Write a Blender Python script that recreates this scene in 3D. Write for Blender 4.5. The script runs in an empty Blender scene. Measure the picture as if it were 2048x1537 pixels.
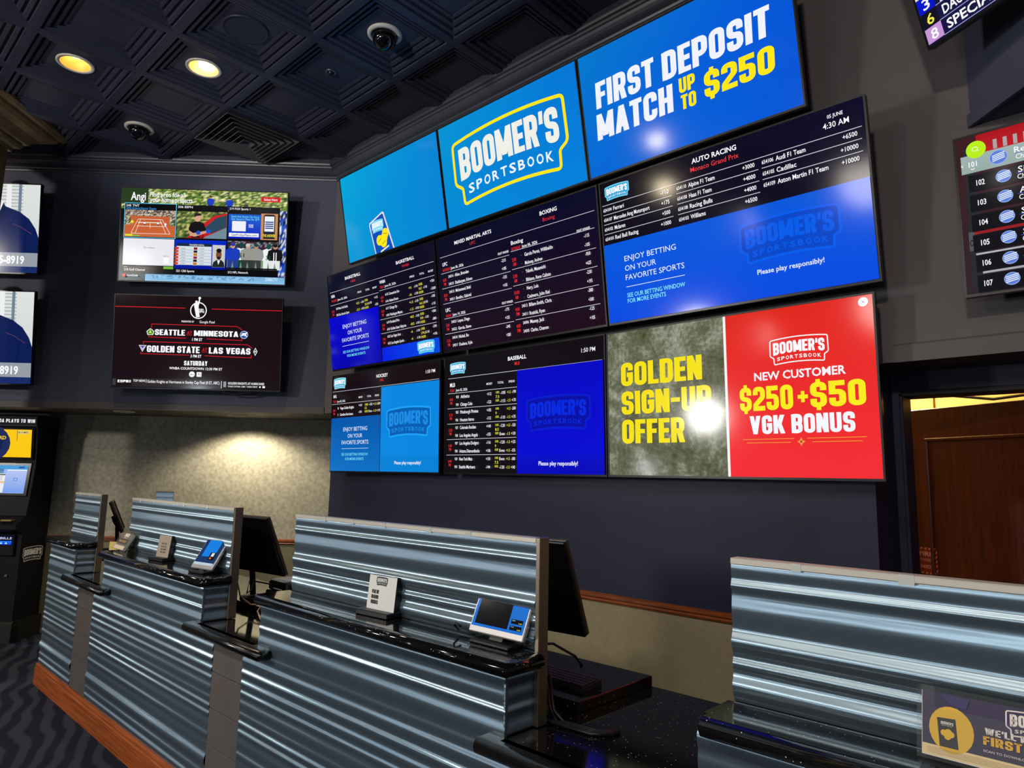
import bpy, bmesh, math, random
from mathutils import Vector, Matrix
from mathutils.geometry import tessellate_polygon
random.seed(7)
S = bpy.context.scene
COL = S.collection
PI = math.pi

# ---------------------------------------------------------------- camera, world, exposure, lights
def cam_axes(yaw, pitch, roll):
    f = Vector((-math.sin(yaw)*math.cos(pitch), math.cos(yaw)*math.cos(pitch), math.sin(pitch)))
    r = Vector((math.cos(yaw), math.sin(yaw), 0)); u = r.cross(f)
    c, s = math.cos(roll), math.sin(roll)
    return r*c+u*s, u*c-r*s, f
cd = bpy.data.cameras.new('camera'); cam = bpy.data.objects.new('camera', cd); COL.objects.link(cam)
cd.sensor_width = 36; cd.sensor_fit = 'HORIZONTAL'; cd.lens = 1364.397/2048*36
cd.clip_start = 0.02; cd.clip_end = 100
r_, u_, f_ = cam_axes(math.radians(43.342), math.radians(7.839), math.radians(1.192))
cam.matrix_world = Matrix(((r_.x, u_.x, -f_.x, 0), (r_.y, u_.y, -f_.y, 0), (r_.z, u_.z, -f_.z, 1.6), (0, 0, 0, 1)))
S.camera = cam
S.view_settings.view_transform = 'Standard'; S.view_settings.look = 'None'
S.view_settings.gamma = 1; S.view_settings.exposure = 0.0; S.view_settings.use_curve_mapping = False
S.cycles.use_denoising = True
S.cycles.max_bounces = 6; S.cycles.diffuse_bounces = 3; S.cycles.glossy_bounces = 4
S.cycles.transmission_bounces = 6; S.cycles.transparent_max_bounces = 8
S.cycles.caustics_reflective = False; S.cycles.caustics_refractive = False
S.cycles.sample_clamp_indirect = 4.0
W = bpy.data.worlds.new('world'); S.world = W; W.use_nodes = True
bg = W.node_tree.nodes['Background']; bg.inputs[0].default_value = (.075, .085, .105, 1); bg.inputs[1].default_value = 1.0

def spot(loc, aim, energy, col, angle=100, blend=.6, radius=.08):
    d = bpy.data.lights.new('light', 'SPOT'); d.energy = energy; d.color = col
    d.spot_size = math.radians(angle); d.spot_blend = blend; d.shadow_soft_size = radius
    o = bpy.data.objects.new('light', d); COL.objects.link(o); o.location = loc
    o.rotation_euler = (Vector(aim)-Vector(loc)).to_track_quat('-Z', 'Y').to_euler(); return o
def point(loc, energy, col, radius=.1):
    d = bpy.data.lights.new('light', 'POINT'); d.energy = energy; d.color = col; d.shadow_soft_size = radius
    o = bpy.data.objects.new('light', d); COL.objects.link(o); o.location = loc; return o
WARM = (1, .78, .50); WHITE = (1, .93, .84); COOL = (.86, .93, 1)
TX = lambda k: -5.29+.671*(k+.5)          # ceiling tile centres
TY = lambda k: 1.495+.664*(k+.5)
CEIL = 4.585
# casino ceiling downlights over and behind the camera
for k, j, e in ((1, -6, 190), (6, -6, 190), (10, -6, 190), (-3, -7, 190), (3, -13, 260), (9, -13, 260), (-3, -14, 260)):
    spot((TX(k), TY(j), 4.45), (TX(k), TY(j), 0), e, WHITE, 150, .5, .12)
# brighter fittings across the casino floor that throw the shadows of the displays and the column onto the walls, and one added fill
spot((-6.45, -8.8, 4.2), (-6.6, 2.2, 2.7), 1250, WHITE, 48, .7, .35)
spot((-4.3, -6.6, 4.3), (-6.1, 2.8, 2.9), 230, WHITE, 44, .8, .6)
spot((-5.3, -3.4, 4.45), (-.6, 3.4, 2.6), 60, (1, .84, .58), 60, .9, .12)
spot((-3.4, -7.5, 4.3), (-.2, 3.4, 3.0), 330, (1, .9, .82), 17, .9, .5)
spot((.6, -4.5, 4.4), (-.3, 3.4, 2.9), 620, (1, .88, .78), 42, .9, .2)  # added fill lamp, brightens the wall at right
spot((-4.9, -3.0, 2.2), (-1.5, 3.24, 1.75), 300, (1, .97, .92), 62, .5, .26)
# low lamps added behind the camera as gaming-floor glow, to catch the ceiling ribs
for x, y, c_, e in ((-2.4, -7.2, (.88, .96, 1), 110), (1.6, -6.2, (.9, .97, 1), 100), (-7.6, -5.6, (.95, .92, 1), 40)): point((x, y, 1.3), e, c_, .13)
spot((-2.4, -4.2, 2.5), (-3.9, -.5, 4.58), 760, (1, .95, .9), 46, .5, .2)  # uplight added out of view to brighten the ceiling

# ---------------------------------------------------------------- helpers
LC = Vector((-5.601, 3.4, 0)); LL = Vector((1, 1, 0)).normalized(); LN = Vector((1, -1, 0)).normalized()
def LW(s, d, z): return LC+LL*s+LN*d+Vector((0, 0, z))
# frame of the left wall: x along wall to the right, y into the wall, z up
LF = Matrix(((LL.x, -LN.x, 0, LC.x), (LL.y, -LN.y, 0, LC.y), (0, 0, 1, 0), (0, 0, 0, 1)))
ID = Matrix.Identity(4)
def lin(c):
    return tuple(((x/255)/12.92 if x/255 <= .04045 else (((x/255)+.055)/1.055)**2.4) for x in c)
def tag(o, label=None, cat=None, group=None, kind=None):
    if label: o['label'] = label
    if cat: o['category'] = cat
    if group: o['group'] = group
    if kind: o['kind'] = kind
    return o
def thing(name, label, cat, loc, rz=0, group=None):
    o = bpy.data.objects.new(name, None); COL.objects.link(o); o.empty_display_size = .1
    o.location = loc; o.rotation_euler = (0, 0, rz)
    return tag(o, label, cat, group)
def wmat(o):
    m = Matrix.LocRotScale(o.location, o.rotation_euler, o.scale)
    return (wmat(o.parent) @ m) if o.parent else m
class MB:
    def __init__(s, M=ID): s.v = []; s.f = []; s.mi = []; s.c = []; s.M = M; s.sm = []
    def add(s, vs, fs, mi=0, col=(1, 1, 1), smooth=False):
        b = len(s.v); s.v += [s.M @ Vector(p) for p in vs]
        for f in fs: s.f.append([b+i for i in f]); s.mi.append(mi); s.c.append(col); s.sm.append(smooth)
        return s
    def box(s, x0, x1, y0, y1, z0, z1, mi=0):
        vs = [(x, y, z) for z in (z0, z1) for y in (y0, y1) for x in (x0, x1)]
        return s.add(vs, [(0, 2, 3, 1), (4, 5, 7, 6), (0, 1, 5, 4), (2, 6, 7, 3), (0, 4, 6, 2), (1, 3, 7, 5)], mi)
    def bbox(s, x0, x1, y0, y1, z0, z1, b=.004, mi=0):     # box with chamfered edges
        xs, ys, zs = (x0, x1), (y0, y1), (z0, z1); vs = []; fs = []
        ix = {}
        for i in range(2):
            for j in range(2):
                for k in range(2):
                    sx, sy, sz = (1-2*i), (1-2*j), (1-2*k); X, Y, Z = xs[i], ys[j], zs[k]
                    for a, p in (('x', (X, Y+sy*b, Z+sz*b)), ('y', (X+sx*b, Y, Z+sz*b)), ('z', (X+sx*b, Y+sy*b, Z))):
                        ix[i, j, k, a] = len(vs); vs.append(p)
        for i in range(2):
            fs.append([ix[i, j, k, 'x'] for j, k in ((0, 0), (1, 0), (1, 1), (0, 1))])
            fs.append([ix[j, i, k, 'y'] for j, k in ((0, 0), (1, 0), (1, 1), (0, 1))])
            fs.append([ix[j, k, i, 'z'] for j, k in ((0, 0), (1, 0), (1, 1), (0, 1))])
        for i in range(2):
            for j in range(2):
                fs.append([ix[i, j, 0, 'x'], ix[i, j, 1, 'x'], ix[i, j, 1, 'y'], ix[i, j, 0, 'y']])
                fs.append([ix[i, 0, j, 'x'], ix[i, 1, j, 'x'], ix[i, 1, j, 'z'], ix[i, 0, j, 'z']])
                fs.append([ix[0, i, j, 'y'], ix[1, i, j, 'y'], ix[1, i, j, 'z'], ix[0, i, j, 'z']])
                for k in range(2): fs.append([ix[i, j, k, a] for a in 'xyz'])
        return s.add(vs, fs, mi)
    def prism(s, poly, axis, a0, a1, mi=0, smooth=False):   # poly in the two other axes, extruded along axis
        n = len(poly)
        def P(p, a): return {'x': (a, p[0], p[1]), 'y': (p[0], a, p[1]), 'z': (p[0], p[1], a)}[axis]
        vs = [P(p, a0) for p in poly]+[P(p, a1) for p in poly]
        s.add(vs, [[i, (i+1) % n, n+(i+1) % n, n+i] for i in range(n)], mi, smooth=smooth)
        tri = tessellate_polygon([[Vector((p[0], p[1], 0)) for p in poly]])
        s.add(vs[:n], [tuple(t) for t in tri], mi); s.add(vs[n:], [tuple(t) for t in tri], mi); return s
    def tube(s, pts, r, n=8, mi=0):
        pts = [Vector(p) for p in pts]; vs = []; fs = []; up = Vector((0, 0, 1))
        for i, p in enumerate(pts):
            t = (pts[min(i+1, len(pts)-1)]-pts[max(i-1, 0)]).normalized()
            a = t.cross(up if abs(t.z) < .95 else Vector((1, 0, 0))).normalized(); b = a.cross(t)
            vs += [p+a*(r*math.cos(2*PI*k/n))+b*(r*math.sin(2*PI*k/n)) for k in range(n)]
        for i in range(len(pts)-1):
            fs += [[i*n+k, i*n+(k+1) % n, (i+1)*n+(k+1) % n, (i+1)*n+k] for k in range(n)]
        s.add(vs, fs, mi, smooth=True); s.add(vs[:n], [list(range(n))], mi); s.add(vs[-n:], [list(range(n))], mi); return s
    def lathe(s, prof, c, n=32, mi=0, smooth=True):         # profile (r, z) about a vertical axis at c
        vs = []; fs = []
        for r, z in prof: vs += [(c[0]+r*math.cos(2*PI*k/n), c[1]+r*math.sin(2*PI*k/n), c[2]+z) for k in range(n)]
        for i in range(len(prof)-1): fs += [[i*n+k, i*n+(k+1) % n, (i+1)*n+(k+1) % n, (i+1)*n+k] for k in range(n)]
        return s.add(vs, fs, mi, smooth=smooth)
    def sweep(s, path, prof, mi=0, smooth=False, cap=True):            # path: (x,y) list; profile (out, z) to the right of travel
        n = len(prof); vs = []; fs = []; P = [Vector(p) for p in path]
        for i, p in enumerate(P):
            d0 = (P[i]-P[i-1]).normalized() if i else (P[1]-P[0]).normalized()
            d1 = (P[i+1]-P[i]).normalized() if i < len(P)-1 else d0
            n0 = Vector((d0.y, -d0.x)); n1 = Vector((d1.y, -d1.x)); m = (n0+n1).normalized(); m = m/max(.3, m.dot(n0))
            vs += [(p.x+m.x*o, p.y+m.y*o, z) for o, z in prof]
        for i in range(len(P)-1): fs += [[i*n+k, i*n+k+1, (i+1)*n+k+1, (i+1)*n+k] for k in range(n-1)]
        s.add(vs, fs, mi, smooth=smooth)
        if cap and n > 2: s.add(vs[:n], [list(range(n))], mi); s.add(vs[-n:], [list(range(n))], mi)
        return s
    def build(s, name, mats, parent=None, kind=None, color=False):
        me = bpy.data.meshes.new(name); v = s.v
        if parent is not None:
            inv = wmat(parent).inverted(); v = [inv @ p for p in v]
        me.from_pydata([tuple(p) for p in v], [], s.f)
        me.polygons.foreach_set('material_index', s.mi); me.polygons.foreach_set('use_smooth', s.sm)
        if color:
            at = me.color_attributes.new('Col', 'FLOAT_COLOR', 'CORNER'); buf = []
            for f, c in zip(s.f, s.c):
                if isinstance(c[0], (tuple, list)):
                    for k in range(len(f)): buf += [*c[k], 1]
                else: buf += [*c, 1]*len(f)
            at.data.foreach_set('color', buf)
        for m in (mats if isinstance(mats, (list, tuple)) else [mats]): me.materials.append(m)
        me.update()
        if not color:
            bm = bmesh.new(); bm.from_mesh(me); bmesh.ops.remove_doubles(bm, verts=bm.verts, dist=1e-5)
            bmesh.ops.recalc_face_normals(bm, faces=bm.faces); bm.to_mesh(me); bm.free()
        o = bpy.data.objects.new(name, me); COL.objects.link(o)
        if parent is not None: o.parent = parent
        if kind: o['kind'] = kind
        return o
def box_obj(name, x0, x1, y0, y1, z0, z1, m, parent=None, kind=None, M=ID, b=0):
    q = MB(M); (q.bbox(x0, x1, y0, y1, z0, z1, b) if b else q.box(x0, x1, y0, y1, z0, z1)); return q.build(name, m, parent, kind)

# ---------------------------------------------------------------- materials
def M(name, rgb, rough=.5, metal=0, noise=None, bump=None, spec=.5, emit=None, rgb2=None, stretch=None, coat=0, alpha=None):
    m = bpy.data.materials.new(name); m.use_nodes = True; nt = m.node_tree; b = nt.nodes['Principled BSDF']
    c = (*lin(rgb), 1); b.inputs['Base Color'].default_value = c
    b.inputs['Roughness'].default_value = rough; b.inputs['Metallic'].default_value = metal; b.inputs['Specular IOR Level'].default_value = spec
    b.inputs['Coat Weight'].default_value = coat; b.inputs['Coat Roughness'].default_value = .08
    tc = nt.nodes.new('ShaderNodeTexCoord'); mp = nt.nodes.new('ShaderNodeMapping')
    nt.links.new(tc.outputs['Object'], mp.inputs[0])
    if stretch: mp.inputs['Scale'].default_value = stretch
    if noise or rgb2:
        sc, amt = noise or (8, .5)
        n = nt.nodes.new('ShaderNodeTexNoise'); n.inputs['Scale'].default_value = sc; n.inputs['Detail'].default_value = 6
        nt.links.new(mp.outputs[0], n.inputs['Vector'])
        rp = nt.nodes.new('ShaderNodeValToRGB'); rp.color_ramp.elements[0].position = .35; rp.color_ramp.elements[1].position = .65
        c2 = (*lin(rgb2), 1) if rgb2 else tuple(x*(1-amt) for x in c[:3])+(1,)
        rp.color_ramp.elements[0].color = c; rp.color_ramp.elements[1].color = c2
        nt.links.new(n.outputs['Fac'], rp.inputs[0]); nt.links.new(rp.outputs[0], b.inputs['Base Color'])
    if bump:
        sc, st = bump; n = nt.nodes.new('ShaderNodeTexNoise'); n.inputs['Scale'].default_value = sc; n.inputs['Detail'].default_value = 4
        nt.links.new(mp.outputs[0], n.inputs['Vector']); bp = nt.nodes.new('ShaderNodeBump'); bp.inputs['Strength'].default_value = st; bp.inputs['Distance'].default_value = .01
        nt.links.new(n.outputs['Fac'], bp.inputs['Height']); nt.links.new(bp.outputs[0], b.inputs['Normal'])
    if emit: b.inputs['Emission Color'].default_value = (*lin(emit[0]), 1); b.inputs['Emission Strength'].default_value = emit[1]
    if alpha is not None: b.inputs['Alpha'].default_value = alpha
    return m
def metal(name, tangent, rgb=(160, 182, 196), rough=.33, aniso=1.0):
    m = M(name, rgb, rough, .88); nt = m.node_tree; b = nt.nodes['Principled BSDF']
    t = nt.nodes.new('ShaderNodeCombineXYZ')
    for i in range(3): t.inputs[i].default_value = tangent[i]
    b.inputs['Anisotropic'].default_value = aniso; nt.links.new(t.outputs[0], b.inputs['Tangent'])
    tc = nt.nodes.new('ShaderNodeTexCoord'); mp = nt.nodes.new('ShaderNodeMapping'); mp.inputs['Scale'].default_value = (260, 260, 14)
    n = nt.nodes.new('ShaderNodeTexNoise'); n.inputs['Scale'].default_value = 1; n.inputs['Detail'].default_value = 2
    nt.links.new(tc.outputs['Object'], mp.inputs[0]); nt.links.new(mp.outputs[0], n.inputs['Vector'])
    mp2 = nt.nodes.new('ShaderNodeMapping'); mp2.inputs['Scale'].default_value = (1.2, 1.2, 26)
    n2 = nt.nodes.new('ShaderNodeTexNoise'); n2.inputs['Scale'].default_value = 1; n2.inputs['Detail'].default_value = 3
    nt.links.new(tc.outputs['Object'], mp2.inputs[0]); nt.links.new(mp2.outputs[0], n2.inputs['Vector'])
    ad = nt.nodes.new('ShaderNodeMath'); ad.operation = 'MULTIPLY_ADD'; ad.inputs[1].default_value = .06
    nt.links.new(n.outputs['Fac'], ad.inputs[0]); nt.links.new(n2.outputs['Fac'], ad.inputs[2])
    bp = nt.nodes.new('ShaderNodeBump'); bp.inputs['Strength'].default_value = .16; bp.inputs['Distance'].default_value = .006
    nt.links.new(ad.outputs[0], bp.inputs['Height']); nt.links.new(bp.outputs[0], b.inputs['Normal'])
    return m
def screen_mat(name, sample, rough=.1, strength=1.0):
    m = bpy.data.materials.new(name); m.use_nodes = True; nt = m.node_tree; b = nt.nodes['Principled BSDF']
    b.inputs['Base Color'].default_value = (.004, .004, .005, 1); b.inputs['Roughness'].default_value = rough; b.inputs['Specular IOR Level'].default_value = .2
    a = nt.nodes.new('ShaderNodeVertexColor'); a.layer_name = 'Col'
    nt.links.new(a.outputs[0], b.inputs['Emission Color']); b.inputs['Emission Strength'].default_value = strength
    if not sample: m.cycles.emission_sampling = 'NONE'
    return m
def print_mat(name, rough=.5):
    m = bpy.data.materials.new(name); m.use_nodes = True; nt = m.node_tree; b = nt.nodes['Principled BSDF']
    a = nt.nodes.new('ShaderNodeVertexColor'); a.layer_name = 'Col'; nt.links.new(a.outputs[0], b.inputs['Base Color']); b.inputs['Roughness'].default_value = rough
    return m
m_dark = M('dark_wall_paint', (84, 88, 108), .62, noise=(1.6, .18), bump=(60, .05), spec=.3)
m_dkr = M('grey_wall_paint', (104, 98, 100), .6, noise=(1.4, .15), bump=(60, .05), spec=.3)
m_navy = M('navy_wall_paint', (34, 38, 62), .5, noise=(1.2, .12), bump=(60, .04), spec=.3)
m_ceil = M('dark_ceiling_paint', (54, 57, 76), .45, noise=(3, .15), spec=.4)
m_crown = M('crown_paint', (70, 74, 84), .35, noise=(3, .1), spec=.5)
m_wallpaper = M('mottled_wallpaper', (176, 171, 154), .8, noise=(30, .3), rgb2=(152, 147, 131), bump=(90, .1), spec=.15)
m_tan = M('tan_wall_paint', (150, 139, 110), .75, noise=(30, .12), bump=(80, .06), spec=.2)
m_rail = M('cherry_wood', (150, 78, 34), .35, rgb2=(112, 52, 20), noise=(10, .3), stretch=(.6, 8, 14), spec=.5)
m_plinth = M('reddish_wood', (168, 88, 40), .38, rgb2=(128, 60, 24), noise=(9, .3), stretch=(.35, 8, 16), spec=.5)
m_door = M('mahogany_door', (84, 30, 10), .42, rgb2=(62, 20, 6), noise=(7, .3), stretch=(10, 10, .6), spec=.4)
m_brass = M('aged_gold_plaster', (150, 124, 78), .45, metal=.35, noise=(12, .35), bump=(40, .25))
m_black = M('black_plastic', (14, 14, 16), .4)
m_blackgloss = M('gloss_black', (9, 9, 11), .16)
m_bezel = M('display_bezel', (12, 12, 14), .3)
m_grey = M('grey_metal', (120, 122, 126), .35, metal=.8)
m_alu = M('aluminium_trim', (150, 138, 120), .35, metal=.9)
m_white = M('white_plastic', (225, 222, 212), .45)
m_paper = M('white_paper', (235, 230, 215), .8)
m_yellow = M('yellow_paper', (220, 190, 110), .8)
m_alul = M('pale_aluminium', (205, 200, 188), .45, metal=.35)
m_metalx = metal('brushed_sheet_metal', (1, 0, 0))
m_metaly = metal('brushed_sheet_metal_return', (0, 1, 0))
m_pil = M('grey_laminate_pilaster', (92, 86, 84), .4, noise=(6, .12), spec=.4)
m_cloth = M('carcass_black', (18, 18, 20), .7)
m_acryl = bpy.data.materials.new('clear_acrylic'); m_acryl.use_nodes = True
_b = m_acryl.node_tree.nodes['Principled BSDF']; _b.inputs['Base Color'].default_value = (.35, .38, .37, 1); _b.inputs['Roughness'].default_value = .05
_b.inputs['Alpha'].default_value = .05
m_scr = screen_mat('screen_glow', True); m_ink = screen_mat('screen_picture', False)
m_print = print_mat('printed_card')
def stone_picture():
    m = screen_mat('stone_picture', True); nt = m.node_tree; b = nt.nodes['Principled BSDF']
    tc = nt.nodes.new('ShaderNodeTexCoord'); acc = None
    for sc, det, k in ((2.6, 3, .62), (11, 8, .5), (46, 4, .42)):
        n = nt.nodes.new('ShaderNodeTexNoise'); n.inputs['Scale'].default_value = sc; n.inputs['Detail'].default_value = det; n.inputs['Roughness'].default_value = .7
        nt.links.new(tc.outputs['Object'], n.inputs['Vector'])
        q = nt.nodes.new('ShaderNodeMath'); q.operation = 'MULTIPLY_ADD'; q.inputs[1].default_value = k
        nt.links.new(n.outputs['Fac'], q.inputs[0])
        if acc: nt.links.new(acc, q.inputs[2])
        else: q.inputs[2].default_value = -.27
        acc = q.outputs[0]
    rp = nt.nodes.new('ShaderNodeValToRGB'); e = rp.color_ramp.elements
    e[0].position = .33; e[0].color = (*lin((66, 68, 34)), 1); e[1].position = .68; e[1].color = (*lin((166, 172, 152)), 1)
    k = e.new(.5); k.color = (*lin((104, 106, 84)), 1)
    nt.links.new(acc, rp.inputs[0]); nt.links.new(rp.outputs[0], b.inputs['Emission Color']); return m
m_stone = stone_picture()
m_dome = M('smoked_dome', (10, 8, 12), .05, spec=.8)
m_warmlamp = M('lamp_glow', (255, 230, 180), .5, emit=((255, 226, 170), 9))
m_canrefl = M('gold_reflector', (240, 205, 120), .3, metal=.4)
# speckled granite
def granite():
    m = M('black_granite', (14, 13, 14), .07, spec=.55); nt = m.node_tree; b = nt.nodes['Principled BSDF']
    tc = nt.nodes.new('ShaderNodeTexCoord'); v = nt.nodes.new('ShaderNodeTexVoronoi'); v.inputs['Scale'].default_value = 75
    nt.links.new(tc.outputs['Object'], v.inputs['Vector'])
    lt = nt.nodes.new('ShaderNodeMath'); lt.operation = 'LESS_THAN'; lt.inputs[1].default_value = .11; nt.links.new(v.outputs['Distance'], lt.inputs[0])
    n = nt.nodes.new('ShaderNodeTexWhiteNoise'); nt.links.new(v.outputs['Position'], n.inputs['Vector'])
    gt = nt.nodes.new('ShaderNodeMath'); gt.operation = 'GREATER_THAN'; gt.inputs[1].default_value = .5; nt.links.new(n.outputs['Value'], gt.inputs[0])
    mu = nt.nodes.new('ShaderNodeMath'); mu.operation = 'MULTIPLY'; nt.links.new(lt.outputs[0], mu.inputs[0]); nt.links.new(gt.outputs[0], mu.inputs[1])
    mx = nt.nodes.new('ShaderNodeMix'); mx.data_type = 'RGBA'; nt.links.new(mu.outputs[0], mx.inputs[0])
    mx.inputs[6].default_value = (.006, .0055, .006, 1); mx.inputs[7].default_value = (.75, .75, .72, 1); nt.links.new(mx.outputs[2], b.inputs['Base Color'])
    return m
m_granite = granite()
m_nosing = M('black_granite_nosing', (16, 14, 13), .2, spec=.6, bump=(160, .08))
def carpet():
    m = M('patterned_carpet', (44, 48, 62), .95, spec=.05); nt = m.node_tree; b = nt.nodes['Principled BSDF']
    tc = nt.nodes.new('ShaderNodeTexCoord'); mp = nt.nodes.new('ShaderNodeMapping'); mp.inputs['Rotation'].default_value = (0, 0, 1.9); nt.links.new(tc.outputs['Object'], mp.inputs[0])
    w = nt.nodes.new('ShaderNodeTexWave'); w.inputs['Scale'].default_value = 2.6; w.inputs['Distortion'].default_value = 9; w.inputs['Detail'].default_value = 1.5; w.inputs['Detail Scale'].default_value = .6
    nt.links.new(mp.outputs[0], w.inputs['Vector'])
    rp = nt.nodes.new('ShaderNodeValToRGB'); e = rp.color_ramp.elements
    e[0].position = .3; e[0].color = (*lin((44, 47, 60)), 1); e[1].position = .7; e[1].color = (*lin((68, 72, 84)), 1)
    k = e.new(.5); k.color = (*lin((52, 57, 82)), 1)
    nt.links.new(w.outputs['Fac'], rp.inputs[0])
    n = nt.nodes.new('ShaderNodeTexNoise'); n.inputs['Scale'].default_value = 160; nt.links.new(tc.outputs['Object'], n.inputs['Vector'])
    mx = nt.nodes.new('ShaderNodeMix'); mx.data_type = 'RGBA'; mx.blend_type = 'MULTIPLY'; mx.inputs[0].default_value = .6
    nt.links.new(rp.outputs[0], mx.inputs[6]); nt.links.new(n.outputs['Fac'], mx.inputs[7]); nt.links.new(mx.outputs[2], b.inputs['Base Color'])
    return m

# ---------------------------------------------------------------- room shell
F = MB(); F.box(-13, 6, -12, 8, -.1, 0); F.build('floor', carpet(), kind='structure')
# ceiling of pressed square tiles with stepped ribs
c = MB()
ring = [(.0, 0), (.178, 0), (.180, -.008), (.196, -.012), (.199, -.002), (.214, -.004), (.217, -.022), (.238, -.027), (.244, -.012), (.258, -.016), (.262, -.038), (.284, -.043), (.291, -.028), (.299, -.03), (.303, -.05), (.3355, -.052)]
CANS = ((-1, -1), (0, 0))
for i in range(-10, 13):
    for j in range(-19, 5):
        cx, cy = TX(i), TY(j); vs = []; fs = []
        if (i, j) in CANS:          # round opening for a recessed fitting
            n = 32; v2 = []
            for k in range(n):
                t = 2*PI*k/n+PI/4; m_ = max(abs(math.cos(t)), abs(math.sin(t)))
                v2 += [(cx+.1*math.cos(t), cy+.1*math.sin(t), CEIL), (cx+.178*math.cos(t)/m_, cy+.178*.99*math.sin(t)/m_, CEIL)]
            c.add(v2, [(2*k, 2*k+1, (2*k+3) % (2*n), (2*k+2) % (2*n)) for k in range(n)])
        for r, z in ring[1:]: vs += [(cx+sx*r, cy+sy*r*.99, CEIL+z) for sx, sy in ((-1, -1), (1, -1), (1, 1), (-1, 1))]
        fs = [] if (i, j) in CANS else [(0, 3, 2, 1)]
        for k in range(len(ring)-2): fs += [[k*4+a, k*4+(a+1) % 4, k*4+4+(a+1) % 4, k*4+4+a] for a in range(4)]
        c.add(vs, fs)
c.box(-13, 6, -12, 8, 4.75, 4.85)
c.build('ceiling', m_ceil, kind='structure')
# left upper wall (bulkhead) and the recessed wall below it
w = MB(LF); w.box(-9, 0, 0, .12, 2.155, 4.6); w.build('wall_left', m_dark, kind='structure')
w = MB(LF); w.box(-9, 2.2, .72, .84, 0, 2.155); w.build('wall_left_recess', m_wallpaper, kind='structure')
w = MB(LF); w.box(-9, 1.0, .0, .84, 2.150, 2.170); w.build('ceiling_recess', M('soffit_paint', (104, 98, 84), .6, noise=(4, .1)), kind='structure')
w = MB(LF); w.sweep([(-9, 0), (0, 0)], [(0, 2.15), (.012, 2.15), (.012, 2.205), (.004, 2.212), (0, 2.212)]); w.build('trim_2', m_dkr, kind='structure')
# main wall: upper part, then navy / tan lower part, then the set back door wall
w = MB(); w.box(-5.601, -.40, 3.4, 3.55, 2.155, 4.6); w.build('wall_back', m_dkr, kind='structure')
w = MB(); w.box(-5.434, -.936, 3.4, 3.55, .93, 2.155); w.box(-5.434, -5.40, 3.55, 3.6, .93, 2.155); w.build('wall_back_lower', m_navy, kind='structure')
w = MB(); w.box(-5.434, -.936, 3.4, 3.55, 0, .93); w.build('wall_back_dado', m_tan, kind='structure')
w = MB(); w.box(-.99, -.936, 3.55, 3.75, 0, 2.155); w.box(-1.0, -.90, 3.75, 3.87, 0, 2.155); w.box(-.90, 1.6, 3.75, 3.87, 2.05, 2.155); w.build('wall_door', m_navy, kind='structure')
w = MB(); w.box(-1.0, 1.6, 3.55, 3.87, 2.155, 2.2); w.box(-.40, 1.6, 3.4, 3.55, 2.155, 4.6); w.build('wall_right', m_dkr, kind='structure')
w = MB(); w.sweep([(-.83, 3.4), (1.6, 3.4)], [(0, 2.15), (.02, 2.15), (.02, 2.225), (.008, 2.235), (0, 2.235)]); w.build('trim_3', m_dkr, kind='structure')
# angled bulkhead at upper right
bd = Vector((1, -1)).normalized(); b0 = Vector((-.478, 3.4)); b1 = b0+bd*3.5; bn = Vector((1, 1)).normalized()
w = MB(); pl = [b0, b1, b1+bn*1.5, b0+bn*.0+Vector((1.6, 0))]
w.prism([(p.x, p.y) for p in pl], 'z', 3.165, 4.6); w.build('wall_right_upper', m_dark, kind='structure')
w = MB(); w.sweep([(b0.x, b0.y), (b1.x, b1.y)], [(0, 3.16), (.016, 3.16), (.016, 3.215), (.006, 3.225), (0, 3.225)]); w.build('trim_4', m_dark, kind='structure')
# crown moulding along left wall, main wall and bulkhead
cp = [(0, 4.425), (.012, 4.425), (.016, 4.437), (.012, 4.445), (.02, 4.448), (.026, 4.46), (.034, 4.463), (.05, 4.468), (.064, 4.478), (.078, 4.494), (.088, 4.508), (.1, 4.512), (.104, 4.526), (.122, 4.53), (.128, 4.545), (.128, 4.6), (0, 4.6)]
lw0 = LW(-9, 0, 0)
w = MB(); w.sweep([(lw0.x, lw0.y), (LC.x, LC.y), (b0.x, b0.y), (b1.x, b1.y)], cp); w.build('trim_1', m_crown, kind='structure')
# chair rails
rp_ = [(0, .885), (.012, .888), (.02, .9), (.014, .908), (.024, .918), (.024, .932), (.01, .94), (0, .94)]
w = MB(); w.sweep([(-5.434, 3.4), (-.936, 3.4)], rp_); w.build('trim_5', m_rail, kind='structure')
a, b = LW(-9, -.72, 0), LW(2.1, -.72, 0)
w = MB(); w.sweep([(a.x, a.y), (b.x, b.y)], rp_); w.build('trim_6', m_rail, kind='structure')
w = MB(LF); w.box(-9, 2.15, .712, .72, 0, .885); w.build('wall_left_dado', M('olive_wall_paint', (120, 114, 88), .75, noise=(20, .1)), kind='structure')
# square column with stepped golden capital at far left
colx0, colx1, cold0, cold1 = -3.26, -2.66, .69, 1.3
q = MB(LF); q.box(colx0, colx1, -cold1, -cold0, 0, 4.5)
cap = [(0, 4.30), (.02, 4.30), (.03, 4.33), (.06, 4.345), (.075, 4.37), (.07, 4.385), (.1, 4.395), (.12, 4.43), (.16, 4.455), (.22, 4.475), (.25, 4.5), (.255, 4.52), (.29, 4.525), (.31, 4.55), (.31, 4.58), (0, 4.58)]
q.sweep([(colx0, -cold1), (colx0, -cold0), (colx1, -cold0), (colx1, -cold1), (colx0, -cold1)], [(-o, z) for o, z in cap])
q.build('column', m_brass, kind='structure')
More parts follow.
